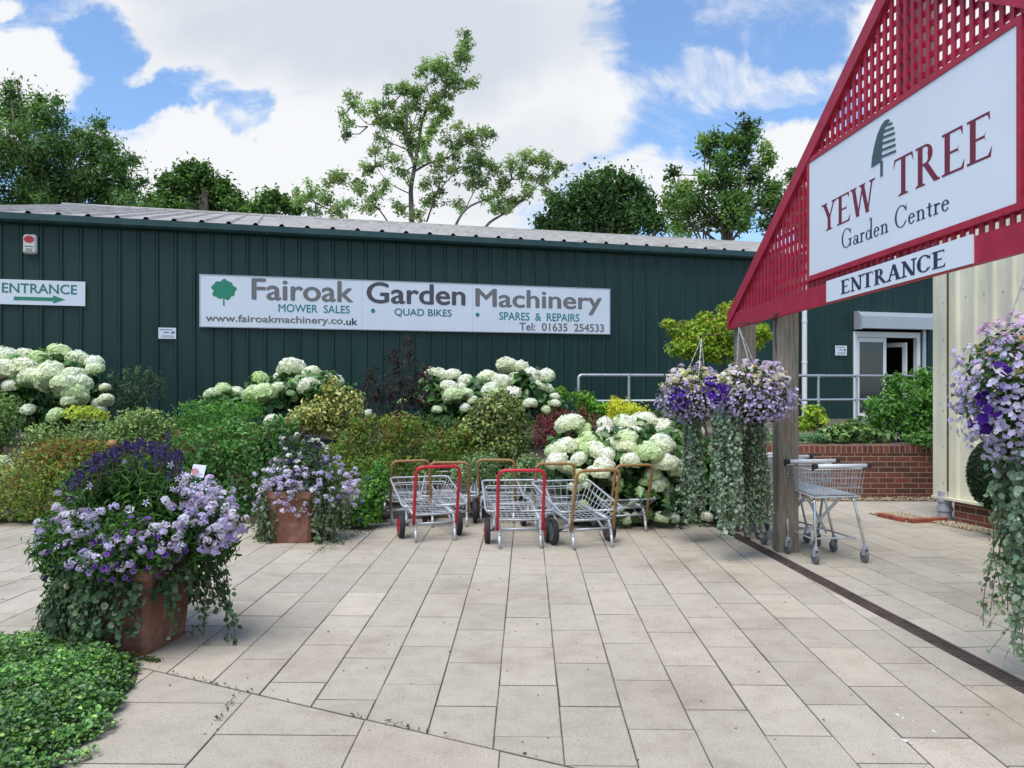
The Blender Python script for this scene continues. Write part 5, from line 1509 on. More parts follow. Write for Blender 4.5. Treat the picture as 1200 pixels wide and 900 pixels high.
shrub("blue_green_plant", "low blue-green creeping plant above the brick wall behind the oak post", "plant", 925, 0, 11.8,
      [(920, 513, 22, 8), (950, 513, 22, 7)], [(2, (.07, .14, .07)), (1, (.11, .19, .10))], 1300, (.035, .02), base_z=TZ)
shrub("leafy_shrub", "large leafy green bush on the terrace in front of the shed door", "shrub", 1058, 0, 12.2,
      [(1060, 470, 36, 26), (1085, 460, 26, 24), (1035, 485, 26, 24), (1070, 495, 36, 24), (1092, 490, 24, 28), (1050, 450, 16, 14), (1080, 440, 14, 12), (1112, 480, 20, 34), (1028, 500, 20, 12)],
      [(3, (.06, .145, .03)), (2, (.085, .185, .04)), (1.5, (.035, .085, .022))], 4800, (.085, .034), base_z=TZ, sub=7, fr=(.25, .42))
shrub("creeper", "green creeper hanging over the brick wall beside the cream building", "plant", 1085, 0, 11.5,
      [(1085, 516, 22, 9), (1070, 513, 14, 6)], [(2, (.05, .12, .03)), (1, (.09, .17, .05))], 700, (.06, .025), base_z=.55)
shrub("evergreen_shrub", "dark low evergreen between the purple bush and the golden bush", "shrub", 520, 0, 11.2,
      [(520, 500, 26, 14), (545, 505, 20, 12), (500, 498, 20, 12)], [(2, (.03, .06, .02)), (1, (.06, .10, .03))], 1200, (.05, .03))
shrub("evergreen_shrub", "dark low evergreen behind the big hydrangea under the yellow bush", "shrub", 770, 0, 12.4,
      [(775, 490, 24, 12), (705, 497, 20, 10), (800, 488, 20, 14)], [(2, (.05, .085, .025)), (1, (.09, .11, .04))], 1400, (.05, .03))

# plant label card and rusty ball among the roses
lc = thing("plant_label", "white plant label card with a pink flower picture among the roses", "label", G(232, 640) * 1.0)
q = P(232, 552, 9.0); lc.location = (q.x, 9.0, 0)
mb = MB(); mb.prism([q + Vector((-.085, 0, -.06)), q + Vector((.06, 0, -.075)), q + Vector((.085, .02, .06)), q + Vector((-.06, .02, .075))], (0, .006, 0)); cdo = obj("card", mb, M["white"], lc)
mb = MB(); c0 = q + Vector((-.035, -.004, -.005)); mb.prism([c0 + Vector((.038 * math.cos(a) * (1 + .15 * math.sin(5 * a)), .006 * math.sin(a), .038 * math.sin(a))) for a in np.linspace(0, 6.28, 17)[:-1]], (0, .003, 0))
M["pinkprint"] = plain("pink_print", (.50, .20, .24), .6); obj("flower_picture", mb, M["pinkprint"], cdo)
mb = MB(); mb.tube([(q.x, 9.02, 0), (q.x, 9.02, q.z)], .008, 5); obj("stake", mb, M["wire_dark"], lc)
bl = P(131.5, 520.5, 9.6)
orn = thing("ball_ornament", "small rusty ball ornament on a stake behind the front planter", "ornament", (bl.x, bl.y, 0))
mb = MB(); mb.lathe([(.002, -.055), (.03, -.047), (.05, -.022), (.056, 0), (.05, .022), (.03, .047), (.002, .055)], 16, tuple(bl)); M["ochre"] = plain("rusty_ball", (.33, .17, .06), .8, var=.3, scale=20); obj("ball", mb, M["ochre"], orn, smooth=True)
mb = MB(); mb.tube([(bl.x, bl.y, 0), (bl.x, bl.y, bl.z - .05)], .008, 6); obj("stake", mb, M["wire_dark"], orn)

# ------------------------------------------------------------------ planters
def planter(label, c, yaw, wb, wt, h):
    t = thing("terracotta_planter", label, "planter", c, yaw, "square terracotta planters on the paving")
    mbx = MB()
    def ring(w, z, b=.03):
        k = w / 2
        return [(-k + b, -k, z), (k - b, -k, z), (k, -k + b, z), (k, k - b, z), (k - b, k, z), (-k + b, k, z), (-k, k - b, z), (-k, -k + b, z)]
    prof = [(wb, .0), (wb + (wt - wb) * .82, h * .82), (wt + .015, h * .86), (wt + .03, h * .88), (wt + .03, h), (wt - .05, h), (wt - .07, h - .07)]
    vs = [p for w, z in prof for p in ring(w, z)]; m = len(prof)
    fs = [(i * 8 + j, i * 8 + (j + 1) % 8, (i + 1) * 8 + (j + 1) % 8, (i + 1) * 8 + j) for i in range(m - 1) for j in range(8)] + [tuple(reversed(range(8)))]
    mbx.add(vs, fs); obj("pot", mbx, M["terracotta"], t, local=True)
    mbx = MB(); mbx.add(ring(wt - .068, h - .06), [tuple(range(8))]); obj("compost", mbx, M["soil"], t, local=True)
    return t
def part_leaves(parent, name, clumps, n, pal, leaf, mat="leaf", **kw):
    pts, nr, idx = cloud(clumps, n, **kw)
    cols = pick(pal, len(pts)) * (1 + rng.normal(0, .12, (len(clumps), 1)))[idx]
    return link(name, np_mesh(name, *leaf_geo(pts, nr, np.clip(cols, .002, .9), *leaf)), M[mat], parent)
def part_blooms(parent, name, clumps, n, pal, r, petals=5, eye=None, bunch=None, shell=.08, lift=.35, rand=.4, width=.75, cup=.25):
    """single flowers, or bunch = (flowers per head, head radius) for rounded flower heads"""
    pts, nr, idx = cloud(clumps, n, shell, lift, rand)
    if bunch:
        k, hr = bunch; d = nrmz(rng.normal(0, 1, (len(pts) * k, 3)) + np.repeat(nr, k, 0) * .9)
        base = np.repeat(pts, k, 0); pts2 = base + d * hr * np.array([1, 1, .8]) * rng.uniform(.75, 1.05, (len(d), 1)); nr2 = d + np.repeat(nr, k, 0) * .3
        cols = np.repeat(pick(pal, len(pts), .1), k, 0) * (1 + rng.normal(0, .08, (len(d), 1)))
        pts, nr = pts2, nr2
    else: cols = pick(pal, len(pts), .12)
    return link(name, np_mesh(name, *flower_geo(pts, nr, np.clip(cols, .002, .92), r, petals, width, cup, eye=eye)), M["petal"], parent)
def strands(starts, lengths, sway=.05, step=.022, out=None):
    """points along hanging stems; returns pts and stem polylines"""
    pts, lines = [], []
    for i, (s_, L_) in enumerate(zip(starts, lengths)):
        p = np.array(s_, float); ln = [Vector(p)]; v = np.array([0, 0, -1.0]); o = np.zeros(3) if out is None else np.array(out[i])
        n = max(2, int(L_ / step))
        for k in range(n):
            v = nrmz((v + rng.normal(0, sway, 3) + np.array([0, 0, -.12]) + o * max(0, 1 - k / 6) * .4)[None])[0]
            p = p + v * step
            if p[2] < .012: p[2] = .012; v[2] = 0; v = v + rng.normal(0, .2, 3)
            pts.append(p.copy())
            if k % 3 == 2: ln.append(Vector(p))
        if len(ln) > 1: lines.append(ln)
    return np.array(pts), lines
def trailing(name, label, cat, root_loc, starts, lengths, pal, leaf, spread, per=1, sway=.05, step=.022, out=None, group=None, mat="leaf", stemw=.0022, facing=(0, -1, .3)):
    t = thing(name, label, cat, root_loc, 0, group)
    pts, lines = strands(starts, lengths, sway, step, out)
    pts = np.repeat(pts, per, 0) + rng.normal(0, spread, (len(pts) * per, 3)); pts[:, 2] = np.maximum(pts[:, 2], .008)
    ctr = np.array([s_ for s_ in starts]).mean(0)
    radial = pts - ctr; radial[:, 2] = 0
    nr = nrmz(nrmz(radial) + np.array([0, 0, .35]) + rng.normal(0, .5, pts.shape))
    link("foliage", np_mesh("foliage", *round_geo(pts, nr, pick(pal, len(pts)), leaf[0], leaf[1])), M[mat], t)
    sm = MB()
    for ln in lines: sm.tube(ln, stemw, 4, cap=False)
    obj("stem", sm, M["twig"], t)
    return t
LIL = [(3, (.56, .48, .74)), (2, (.66, .59, .80)), (1.2, (.44, .36, .66)), (1, (.74, .70, .84))]
PUR = [(3, (.115, .035, .34)), (2, (.19, .06, .46)), (1, (.06, .02, .20))]
LAV = [(3, (.058, .040, .13)), (2, (.09, .06, .19)), (1, (.035, .025, .085))]
GREEN_A = [(3, (.055, .14, .03)), (2, (.085, .19, .042)), (1.3, (.03, .075, .02)), (.6, (.13, .25, .065))]
IVY = [(3, (.08, .15, .07)), (2, (.12, .20, .10)), (1.2, (.045, .095, .045)), (.7, (.27, .33, .19))]
def EC(px, py, Y, rx, ry, dy=0.0, d=1.0):
    """ellipsoid clump from photo pixels"""
    p = P(px, py, Y + dy); s_ = (Y + dy) / F
    return (np.array(p), np.array([rx * s_, (rx + ry) / 2 * s_ * d, ry * s_]))

# front planter
YP = 5.05
pc = Vector((-2.335, 5.017, 0))
planter("large terracotta planter at the front with flowers spilling over every side", pc, R(-9), .44, .52, .52)
gz = .5
t = thing("lavender_plant", "dark purple lavender at the top of the front planter", "plant", (pc.x, pc.y, .46))
cl = [EC(150, 590, YP, 70, 50), EC(120, 575, YP, 44, 30), EC(190, 580, YP, 45, 35), EC(170, 620, YP, 85, 45), EC(215, 610, YP, 40, 40), EC(105, 620, YP, 45, 40), EC(155, 556, YP, 66, 26), EC(160, 640, YP, 100, 50), EC(80, 640, YP, 40, 45), EC(240, 625, YP, 42, 48)]
part_leaves(t, "foliage", cl + subclumps(cl, 4), 14000, [(3, (.06, .15, .03)), (2, (.085, .20, .042)), (1, (.03, .08, .02)), (.6, (.14, .28, .07))], (.07, .013), shell=.4)
pts = []
for _ in range(170):                                            # flower spikes
    x = rng.uniform(74, 212); top = 523 + (x - 170) ** 2 * (.0055 if x < 170 else .008) + abs(rng.normal(0, 13))
    pts.append((x, top))
pts += [(197, 513), (196, 520), (188, 527)]
sp_p, sp_n, sm = [], [], MB()
for x, y in pts:
    b = P(x, y, YP + rng.uniform(-.36, .36)); l_ = rng.uniform(.035, .065); lean = (Vector(((x - 158) / 600, rng.normal(0, .12), 1)) + Vector((rng.normal(0, .22), 0, 0))).normalized()
    sm.tube([b - lean * .10, b], .0018, 4, cap=False)
    for k in range(15):
        a = rng.uniform(0, 6.28); rr = .009 * (1 - .4 * k / 15)
        d = Vector((math.cos(a), math.sin(a), .4)); sp_p.append(b + lean * l_ * k / 15 + d * rr); sp_n.append(d)
sp_p, sp_n = np.array(sp_p), np.array(sp_n)
link("flower_spikes", np_mesh("flower_spikes", *flower_geo(sp_p, sp_n, pick(LAV, len(sp_p), .3), .008, 4, .9, .4)), M["petal"], t)
obj("stem", sm, M["twig"], t)
t = thing("verbena_plant", "pale lilac verbena in loose heads around the front planter", "plant", (pc.x + .05, pc.y, .46))
vb = [EC(70, 605, YP, 22, 16, -.1), EC(95, 612, YP, 26, 16, -.28), EC(135, 598, YP, 22, 9, -.38), EC(60, 625, YP, 14, 16, -.1), EC(245, 590, YP, 26, 26, -.1), EC(262, 610, YP, 24, 30, -.1), EC(240, 620, YP, 30, 34, -.25), EC(60, 640, YP, 20, 22, -.1), EC(232, 575, YP, 24, 18, -.1), EC(270, 625, YP, 14, 14, -.05), EC(250, 634, YP, 16, 12, -.15),
      EC(120, 650, YP, 40, 18, -.42), EC(175, 632, YP, 34, 14, -.40), EC(205, 600, YP, 26, 16, -.34), EC(85, 575, YP, 16, 12, .15), EC(210, 570, YP, 22, 14, .25), EC(150, 585, YP, 50, 20, .45), EC(160, 620, YP, 70, 30, .5)]
part_blooms(t, "blossoms", vb, 450, LIL, .0088, 5, bunch=(26, .027), shell=.12)
fol = [EC(75, 620, YP, 30, 26), EC(255, 605, YP, 32, 34), EC(110, 640, YP, 50, 30, -.15), EC(160, 620, YP, 75, 40, .3)]
part_leaves(t, "foliage", fol, 2600, GREEN_A, (.05, .016), shell=.4)
stars = thing("star_flowers", "single white-lilac star flowers scattered over the front planter's greenery", "plant", (pc.x, pc.y + .1, .46))
pp, pn = [], []
for x, y in ((145, 541), (171, 589), (202, 573), (186, 629), (213, 608), (205, 643), (200, 545), (208, 561), (215, 556), (224, 573), (228, 568), (155, 630), (105, 570), (160, 660), (240, 570), (66, 640)):
    pp.append(P(x, y, YP - .42 + abs(y - 600) * .003)); pn.append((rng.normal(0, .25), -1, .35))
link("blossoms", np_mesh("blossoms", *flower_geo(np.array(pp), np.array(pn, float), pick([(1, (.74, .72, .88))], len(pp), .05), .024, 5, .42, .05, eye=(.25, .18, .5))), M["petal"], stars)
sm = MB()
for q_ in pp: sm.tube([q_ + Vector((0, .16, -.12)), q_ + Vector((0, .004, 0))], .0018, 4, cap=False)
obj("stem", sm, M["twig"], stars)
t = thing("calibrachoa_plant", "small violet bell flowers low on the front side of the front planter", "plant", (pc.x - .05, pc.y - .1, .45))
cb2 = [EC(95, 655, YP, 38, 24, -.2), EC(140, 650, YP, 46, 26, -.35), EC(75, 660, YP, 24, 20, -.05), EC(180, 650, YP, 34, 22, -.33), EC(120, 670, YP, 46, 16, -.3), EC(150, 625, YP, 40, 20, -.36)]
part_leaves(t, "foliage", cb2 + [EC(150, 655, YP, 75, 22, .2)], 3600, GREEN_A, (.035, .016), shell=.45)
part_blooms(t, "blossoms", cb2, 270, [(3, (.17, .06, .38)), (2, (.26, .10, .50)), (1.6, (.40, .30, .62)), (1, (.09, .03, .22))], .018, 5, eye=(.05, .01, .12), width=1.0, cup=.35)
# ivy trailing over the front planter
st, ln, ou = [], [], []
for _ in range(230):
    a = rng.uniform(0, 6.28); r_ = rng.uniform(.26, .38)
    w = math.cos(a - R(215))
    st.append((pc.x + math.cos(a) * r_ * 1.2, pc.y + math.sin(a) * r_, rng.uniform(.40, .58)))
    face = -1.25 < ((a + math.pi) % (2 * math.pi) - math.pi) < .35      # the pot's right-hand side stays mostly bare
    ln.append((rng.uniform(.04, .14) if face and rng.random() < .8 else rng.uniform(.10, .38)) + .24 * max(0, w) + (.12 if math.cos(a) < -.3 else 0)); ou.append((math.cos(a) * .35, math.sin(a) * .35, 0))
for x in (252, 246, 240, 258, 250, 244, 236, 262, 255, 248):
    p = P(x, 648, YP - .05); st.append(tuple(p)); ln.append(rng.uniform(.35, .62)); ou.append((.25, 0, 0))
trailing("ivy_plant", "round-leaved variegated ivy trailing down the front planter", "ivy", (pc.x, pc.y, .42), st, ln, IVY, (.034, .031), .015, 1, .07, .021, ou)

# second planter
Y2 = 8.35
p2 = Vector(((347 - CX) / F * Y2, Y2, 0))
planter("smaller-looking terracotta planter by the rose bush, pot mostly bare at the front", p2, R(-2), .40, .46, .52)
t = thing("verbena_plant", "dense pale lilac verbena filling the far terracotta planter", "plant", (p2.x, p2.y, .46))
cl = [EC(345, 562, Y2, 40, 26), EC(380, 560, Y2, 30, 24), EC(320, 570, Y2, 22, 22), EC(360, 580, Y2, 46, 26), EC(350, 545, Y2, 26, 18)]
part_leaves(t, "foliage", cl, 3000, GREEN_A, (.045, .016), shell=.4)
part_blooms(t, "blossoms", [EC(345, 560, Y2, 42, 26), EC(385, 562, Y2, 30, 26), EC(340, 585, Y2, 40, 26), EC(362, 572, Y2, 54, 30), EC(405, 575, Y2, 14, 20)], 400, LIL, .0115, 5, bunch=(18, .029), shell=.1)
t = thing("white_petunia", "small white and purple flowers standing at the top of the far planter", "plant", (p2.x, p2.y + .1, .46))
cl = [EC(352, 522, Y2, 24, 14), EC(358, 535, Y2, 36, 14), EC(340, 518, Y2, 10, 12)]
part_leaves(t, "foliage", cl + [EC(355, 545, Y2, 30, 20)], 1300, GREEN_A + [(1.5, (.05, .03, .10))], (.05, .014), shell=.5)
part_blooms(t, "blossoms", cl, 30, [(1, (.78, .78, .80))], .014, 5, bunch=(8, .022))
part_blooms(t, "purple_blossoms", cl, 130, LAV, .018)
st, ln, ou = [], [], []
for x0_, x1_, n_, l0, l1 in ((304, 326, 58, .35, .62), (366, 396, 66, .25, .58), (396, 410, 22, .15, .35), (330, 364, 12, .03, .10)):
    for _ in range(n_):
        p = P(rng.uniform(x0_, x1_), rng.uniform(570, 590), Y2 + rng.uniform(-.26, .12)); st.append(tuple(p)); ln.append(rng.uniform(l0, l1)); ou.append((0, -.1, 0))
for _ in range(30):
    a = rng.uniform(0, 3.14); st.append((p2.x + .32 * math.cos(a), p2.y + .3 * math.sin(a), .5)); ln.append(rng.uniform(.2, .5)); ou.append((math.cos(a), math.sin(a), 0))
trailing("ivy_plant", "silvery trailing foliage hanging down both sides of the far planter", "ivy", (p2.x, p2.y, .42), st, ln, [(3, (.15, .215, .12)), (2, (.21, .27, .165)), (1, (.07, .12, .055))], (.030, .026), .016, 1, .06, .02, ou)

# ------------------------------------------------------------------ hanging baskets
SIL = [(3, (.25, .34, .24)), (2, (.34, .43, .32)), (1.2, (.14, .21, .13)), (.5, (.42, .49, .38))]
def basket(label, c, r, rz, hook, mixes, trail, plantlabel, trailabel, chains=True, br=.17):
    c = Vector(c)
    b = thing("hanging_basket", label, "hanging basket", c - Vector((0, 0, r * .6)), 0, "flower baskets hanging from the gateway")
    mbx = MB(); mbx.lathe([(.02, -.19), (br * .6, -.17), (br * .92, -.09), (br, 0), (br - .012, 0), (br * .8, -.08)], 18, tuple(c - Vector((0, 0, .02)))); obj("bowl", mbx, M["soil"], b)
    hk = Vector(hook)
    for k in range(3):
        a = 2 * math.pi * k / 3 + .5; e = c + Vector((br * math.cos(a), br * math.sin(a), 0)); mbx = MB()
        n_ = int((hk - e).length / .03)
        for i in range(n_):
            p0, p1 = e.lerp(hk, i / n_), e.lerp(hk, (i + 1.25) / n_)
            mbx.bar(p0, p1, .010 if i % 2 else .004, .004 if i % 2 else .010)
        obj("chain", mbx, M["galv"], b)
    pl = thing("basket_flowers", plantlabel, "flowers", c, 0)
    body = [(np.array(c), np.array([r, r, rz]))]
    part_leaves(pl, "foliage", [(np.array(c), np.array([r * .86, r * .86, rz * .88]))] , mixes["nleaf"], mixes.get("pal", GREEN_A), (.045, .02), shell=.3)
    for nm, cl, n_, pal, rad, kw in mixes["blooms"]: part_blooms(pl, nm, cl, n_, pal, rad, **kw)
    st, ln, ou = [], [], []
    for (tx, tyy, w, n_, l0, l1) in trail:
        for _ in range(n_):
            a = rng.uniform(0, 6.28); q_ = math.sqrt(rng.random())
            st.append((tx + w * q_ * math.cos(a), tyy + w * q_ * math.sin(a), c.z - rz * .75 + rng.uniform(-.05, .08))); ln.append(rng.uniform(l0, l1)); ou.append((0, 0, 0))
    trailing("trailing_foliage", trailabel, "trailing plant", (c.x, c.y, c.z - rz), st, ln, SIL, mixes.get("tleaf", (.030, .028)), mixes.get("tspread", .012), mixes.get("per", 1), .045, .019, ou)
    return b
YB2, YB1 = 7.4, 8.2
c2, c1 = P(883, 462, YB2), P(813, 463, YB1)
s2, s1p = YB2 / F, YB1 / F
def mixes(c, r, rz, Y, purple, side):
    a = np.array(c); up_ = a + np.array([0, 0, rz * .35]); dn_ = a - np.array([0, 0, rz * .2])
    return dict(nleaf=2600, pal=[(3, (.10, .15, .035)), (2, (.06, .11, .03)), (1, (.19, .23, .06)), (1, (.03, .06, .02))], blooms=[
        ("lilac_blossoms", [(dn_, np.array([r, r, rz * .72]))], 1750, [(3, (.42, .35, .60)), (2, (.52, .45, .68)), (1.5, (.30, .24, .48)), (.8, (.62, .57, .74))], .0145, dict(shell=.09, rand=.6, width=1.0)),
        ("pink_blossoms", [(up_, np.array([r * .82, r * .82, rz * .66]))], 95, [(2, (.66, .52, .78)), (1, (.74, .66, .80))], .016, dict(bunch=(10, .032))),
        ("cream_blossoms", [(up_, np.array([r * .86, r * .86, rz * .58]))], 95, [(2, (.72, .68, .50)), (2, (.78, .77, .70)), (1, (.60, .58, .25))], .016, dict(bunch=(8, .028))),
        ("purple_blossoms", purple, 62, [(3, (.065, .020, .26)), (2, (.11, .03, .36)), (1, (.03, .01, .13))], .024, dict(shell=.15, width=1.05, cup=.3))])
r2, r1 = .365, .345
m2 = mixes(c2, r2, .285, YB2, [EC(839, 457, YB2, 14, 15, -.16)], 1)
m1 = mixes(c1, r1, .30, YB1, [EC(796, 468, YB1, 11, 14, -.26)], 0)
hk2 = GP(.06, -.0, -.0) + Vector((.03, -.02, -.015))
hk2 = P(866, 384, 7.45)
hk1 = P(822, 397, YB1)
basket("flower basket hung on chains from the crimson beam, in front of the oak post", c2, r2, .285, hk2, m2,
       [((850 - CX) / F * YB2, YB2 - .05, .125, 105, .68, 1.06), ((885 - CX) / F * YB2, YB2 - .02, .08, 72, .68, 1.05), ((868 - CX) / F * YB2, YB2 + .15, .11, 30, .5, .95)],
       "lilac, cream and purple flowers filling the basket in front of the oak post", "two thick silver-green curtains of trailing leaves under the basket by the oak post")
basket("flower basket hung left of the crimson beam's end, beside the yellow maple", c1, r1, .30, hk1, m1,
       [((812 - CX) / F * YB1, YB1 - .02, .082, 76, .75, 1.12)],
       "lilac and dark violet flowers filling the basket beside the yellow maple", "single silver-green rope of trailing leaves beside the big white hydrangea")
br_ = thing("basket_bracket", "thin dark wire arm holding a flower basket beyond the beam's end", "bracket", P(858, 390, 8.72))
mb = MB(); mb.tube(fillet([P(872, 372, 8.62), P(858, 392, 8.66), P(840, 392.5, 8.55), hk1 + Vector((0, 0, .04)), hk1], .03), .005, 6)
obj("arm", mb, M["wire_dark"], br_)
hkk = thing("basket_bracket", "dark wire arm reaching out from the crimson beam with a basket's chains at its end", "bracket", hk2)
gb = GP((8.9 - 7.6) / abs(gen.y), .02, .03)
mb = MB(); mb.tube(fillet([gb, gb.lerp(hk2, .5) + Vector((0, 0, -.03)), hk2 + Vector((.03, 0, .04)), hk2 + Vector((-.015, 0, .045)), hk2], .04), .0055, 6); obj("arm", mb, M["wire_dark"], hkk)
mb = MB(); mb.tube([gb + gen * .03 + gnn * .002, gb - gen * .03 + gnn * .002], .012, 6); obj("fixing", mb, M["wire_dark"], hkk)
# near basket at the right edge
Y3 = 4.35
c3 = P(1196, 458, Y3)
a3 = np.array(c3)
m3 = dict(nleaf=2600, tleaf=(.036, .032), tspread=.015, per=1, blooms=[
    ("lilac_blossoms", [(a3 - np.array([0, 0, .06]), np.array([.315, .315, .33]))], 1200, [(3, (.50, .44, .70)), (2, (.60, .54, .76)), (1.2, (.38, .31, .58)), (.8, (.70, .66, .80))], .0165, dict(shell=.09, width=1.0, rand=.5)),
    ("verbena_blossoms", [(a3 + np.array([0, 0, .05]), np.array([.31, .31, .30]))], 120, [(2, (.60, .54, .78)), (1, (.70, .65, .82)), (1, (.52, .46, .72))], .0125, dict(bunch=(18, .027))),
    ("pink_blossoms", [(a3 + np.array([.02, 0, .25]), np.array([.2, .2, .16]))], 30, [(2, (.66, .42, .70)), (1, (.74, .56, .78))], .016, dict(bunch=(12, .034))),
    ("cream_blossoms", [(a3 + np.array([-.05, 0, .18]), np.array([.22, .24, .13]))], 34, [(1, (.60, .38, .25)), (1, (.66, .58, .30))], .014, dict(bunch=(5, .02))),
    ("purple_blossoms", [EC(1150, 484, Y3, 12, 22, -.12), EC(1160, 470, Y3, 14, 16, -.2), EC(1178, 430, Y3, 9, 9, -.22)], 26, [(2, (.07, .02, .26)), (1, (.12, .035, .36)), (1, (.035, .01, .14))], .026, dict(shell=.2, width=1.05))])
basket("near flower basket cut off by the right edge, hung under the crimson beam", c3, .32, .38, GP((8.9 - Y3), .02, -.06), m3,
       [((1199 - CX) / F * Y3, Y3 - .02, .10, 40, .6, 1.24), ((1188 - CX) / F * Y3, Y3, .09, 18, .35, .8)],
       "pale lilac and deep purple flowers filling the near basket at right", "long green trailing stems reaching the paving under the near basket")
t = thing("trailing_stems", "thin wispy stems swinging left out of the near basket's trail", "trailing plant", (c3.x - .1, Y3, .8))
sm = MB(); lp = []
for pts_ in ([(1190, 615), (1180, 640), (1162, 666)], [(1186, 680), (1178, 705), (1156, 735)], [(1194, 690), (1188, 730), (1160, 762)], [(1180, 560), (1162, 575), (1148, 590)], [(1196, 700), (1190, 745), (1176, 775)], [(1186, 640), (1176, 690), (1166, 706)]):
    ps = [P(x, y, Y3 - .08) for x, y in pts_]; ps = fillet(ps, .08, 5); sm.tube(ps, .0016, 4, cap=False)
    for i in range(1, len(ps)): lp += [ps[i]] * 2
lp = np.array(lp) + rng.normal(0, .008, (len(lp), 3))
link("foliage", np_mesh("foliage", *leaf_geo(lp, np.tile([0., -1, .4], (len(lp), 1)) + rng.normal(0, .5, lp.shape), pick(SIL, len(lp)), .024, .02)), M["leaf"], t)
obj("stem", sm, M["twig"], t)

# topiary ball on the cream wall
tb = P(1163, 556, 8.35)
t = thing("topiary_ball", "dense dark green topiary ball hanging against the cream wall", "topiary", tb - Vector((0, 0, .4)))
rr_ = np.array([.235, .235, .36])
pts, nr, _ = cloud([(np.array(tb), rr_)], 9000, shell=.06, ragged=.02, rand=.5)
link("foliage", np_mesh("foliage", *leaf_geo(pts, nr, pick([(3, (.018, .05, .022)), (2, (.03, .075, .03)), (1, (.01, .03, .012))], len(pts)), .028, .011)), M["leaf"], t)
mb = MB(); mb.lathe([(.01, -.31), (.12, -.26), (.19, -.12), (.20, 0), (.19, .12), (.12, .26), (.01, .31)], 16, tuple(tb)); obj("core", mb, M["twig"], t, smooth=True)
mb = MB(); dC = 1.22
mb.tube([tb + Vector((0, 0, .3)), Vector((tb.x, tb.y, 1.62)), Vector((tb.x, tb.y, 1.68)), CW(1.25, 1.70, .0)], .006, 6); obj("hanging_wire", mb, M["wire_dark"], t)

# ------------------------------------------------------------------ ground cover, weeds, fallen petals
edge = [G(0, 757), G(60, 757), G(120, 765), G(165, 778), G(158, 802), G(140, 822), G(118, 852), G(95, 875), G(75, 897)]
ed = [(p.x, p.y) for p in edge] + [(-1.8, 3.1), (-3.6, 3.0), (-4.2, 4.9), (-3.6, 5.0)]
def inpoly(x, y, pol):
    c = np.zeros(len(x), bool); j = len(pol) - 1
    for i in range(len(pol)):
        xi, yi = pol[i]; xj, yj = pol[j]
        cond = ((yi > y) != (yj > y)) & (x < (xj - xi) * (y - yi) / (yj - yi + 1e-12) + xi); c ^= cond; j = i
    return c
def polydist(x, y, pol):
    d = np.full(len(x), 1e9)
    for i in range(len(pol)):
        a = np.array(pol[i]); b = np.array(pol[(i + 1) % len(pol)]); ab = b - a
        t_ = np.clip(((x - a[0]) * ab[0] + (y - a[1]) * ab[1]) / (ab @ ab), 0, 1)
        d = np.minimum(d, np.hypot(x - a[0] - t_ * ab[0], y - a[1] - t_ * ab[1]))
    return d
N = 68000
x = rng.uniform(-4.2, -1.5, N); y = rng.uniform(2.9, 5.1, N)
wob = .05 * np.sin(x * 13 + y * 7) + .04 * np.sin(x * 29 - y * 17) + rng.normal(0, .025, N)
ins = inpoly(x, y, ed); dist = polydist(x, y, ed); sdist = np.where(ins, dist, -dist) + wob
k = sdist > 0
x, y, sdist = x[k], y[k], sdist[k]
hgt = (.02 + .13 * np.clip(sdist / .28, 0, 1) ** .6) * (1 + .22 * np.sin(x * 9) * np.cos(y * 8) + .15 * np.sin(x * 23 + y * 19))
z = hgt * np.clip(1 - np.abs(rng.normal(0, .28, len(x))), .05, 1.15)
pts = np.stack([x, y, z], 1); nr = np.tile([0., -.15, 1.], (len(x), 1)) + rng.normal(0, .45, pts.shape)
lum = .85 + .35 * (np.sin(x * 5 + 1) * np.cos(y * 6) > .25) + .0 * x
cols = 1.45 * pick([(3, (.055, .135, .028)), (2.5, (.085, .195, .038)), (1.2, (.03, .075, .02)), (.8, (.17, .28, .05))], len(x)) * lum[:, None]
o = link("ground_cover", np_mesh("ground_cover", *round_geo(pts, nr, np.clip(cols, .002, .9), .0225, .0155)), M["glossleaf"])
tag(o, "thick mat of small green creeping leaves in the front left corner", "ground cover", kind="stuff")
mb = MB(); base = [(p[0], p[1], .006) for p in ed]; mb.add(base, [tuple(range(len(base)))])
o = obj("ground_cover_soil", mb, M["soil"]); o["kind"] = "structure"
# weeds in the joints
wp_ = []
for a, b, n_ in ((G(187, 787), G(650, 893), 110), (G(372, 648), G(452, 610), 300), (G(222, 744), G(262, 705), 90), (G(150, 770), G(186, 776), 200), (G(210, 900), G(280, 812), 50), (G(560, 612), G(700, 616), 120)):
    for _ in range(n_):
        q_ = a.lerp(b, rng.random()); 
        if math.sin(q_.x * 9 + q_.y * 5) + rng.normal(0, .4) > .1 or n_ > 150: wp_.append((q_.x + rng.normal(0, .012 if n_ < 280 else .05), q_.y + rng.normal(0, .012 if n_ < 280 else .05), rng.uniform(.002, .018)))
wp_ = np.array(wp_)
o = link("joint_weeds", np_mesh("joint_weeds", *leaf_geo(wp_, np.tile([0., -.3, 1.], (len(wp_), 1)) + rng.normal(0, .5, wp_.shape), pick([(2, (.07, .12, .03)), (1, (.12, .13, .05))], len(wp_)), .02, .008)), M["leaf"])
tag(o, "tiny green weeds growing in the joints of the paving", "weeds", kind="stuff")
mb = MB()
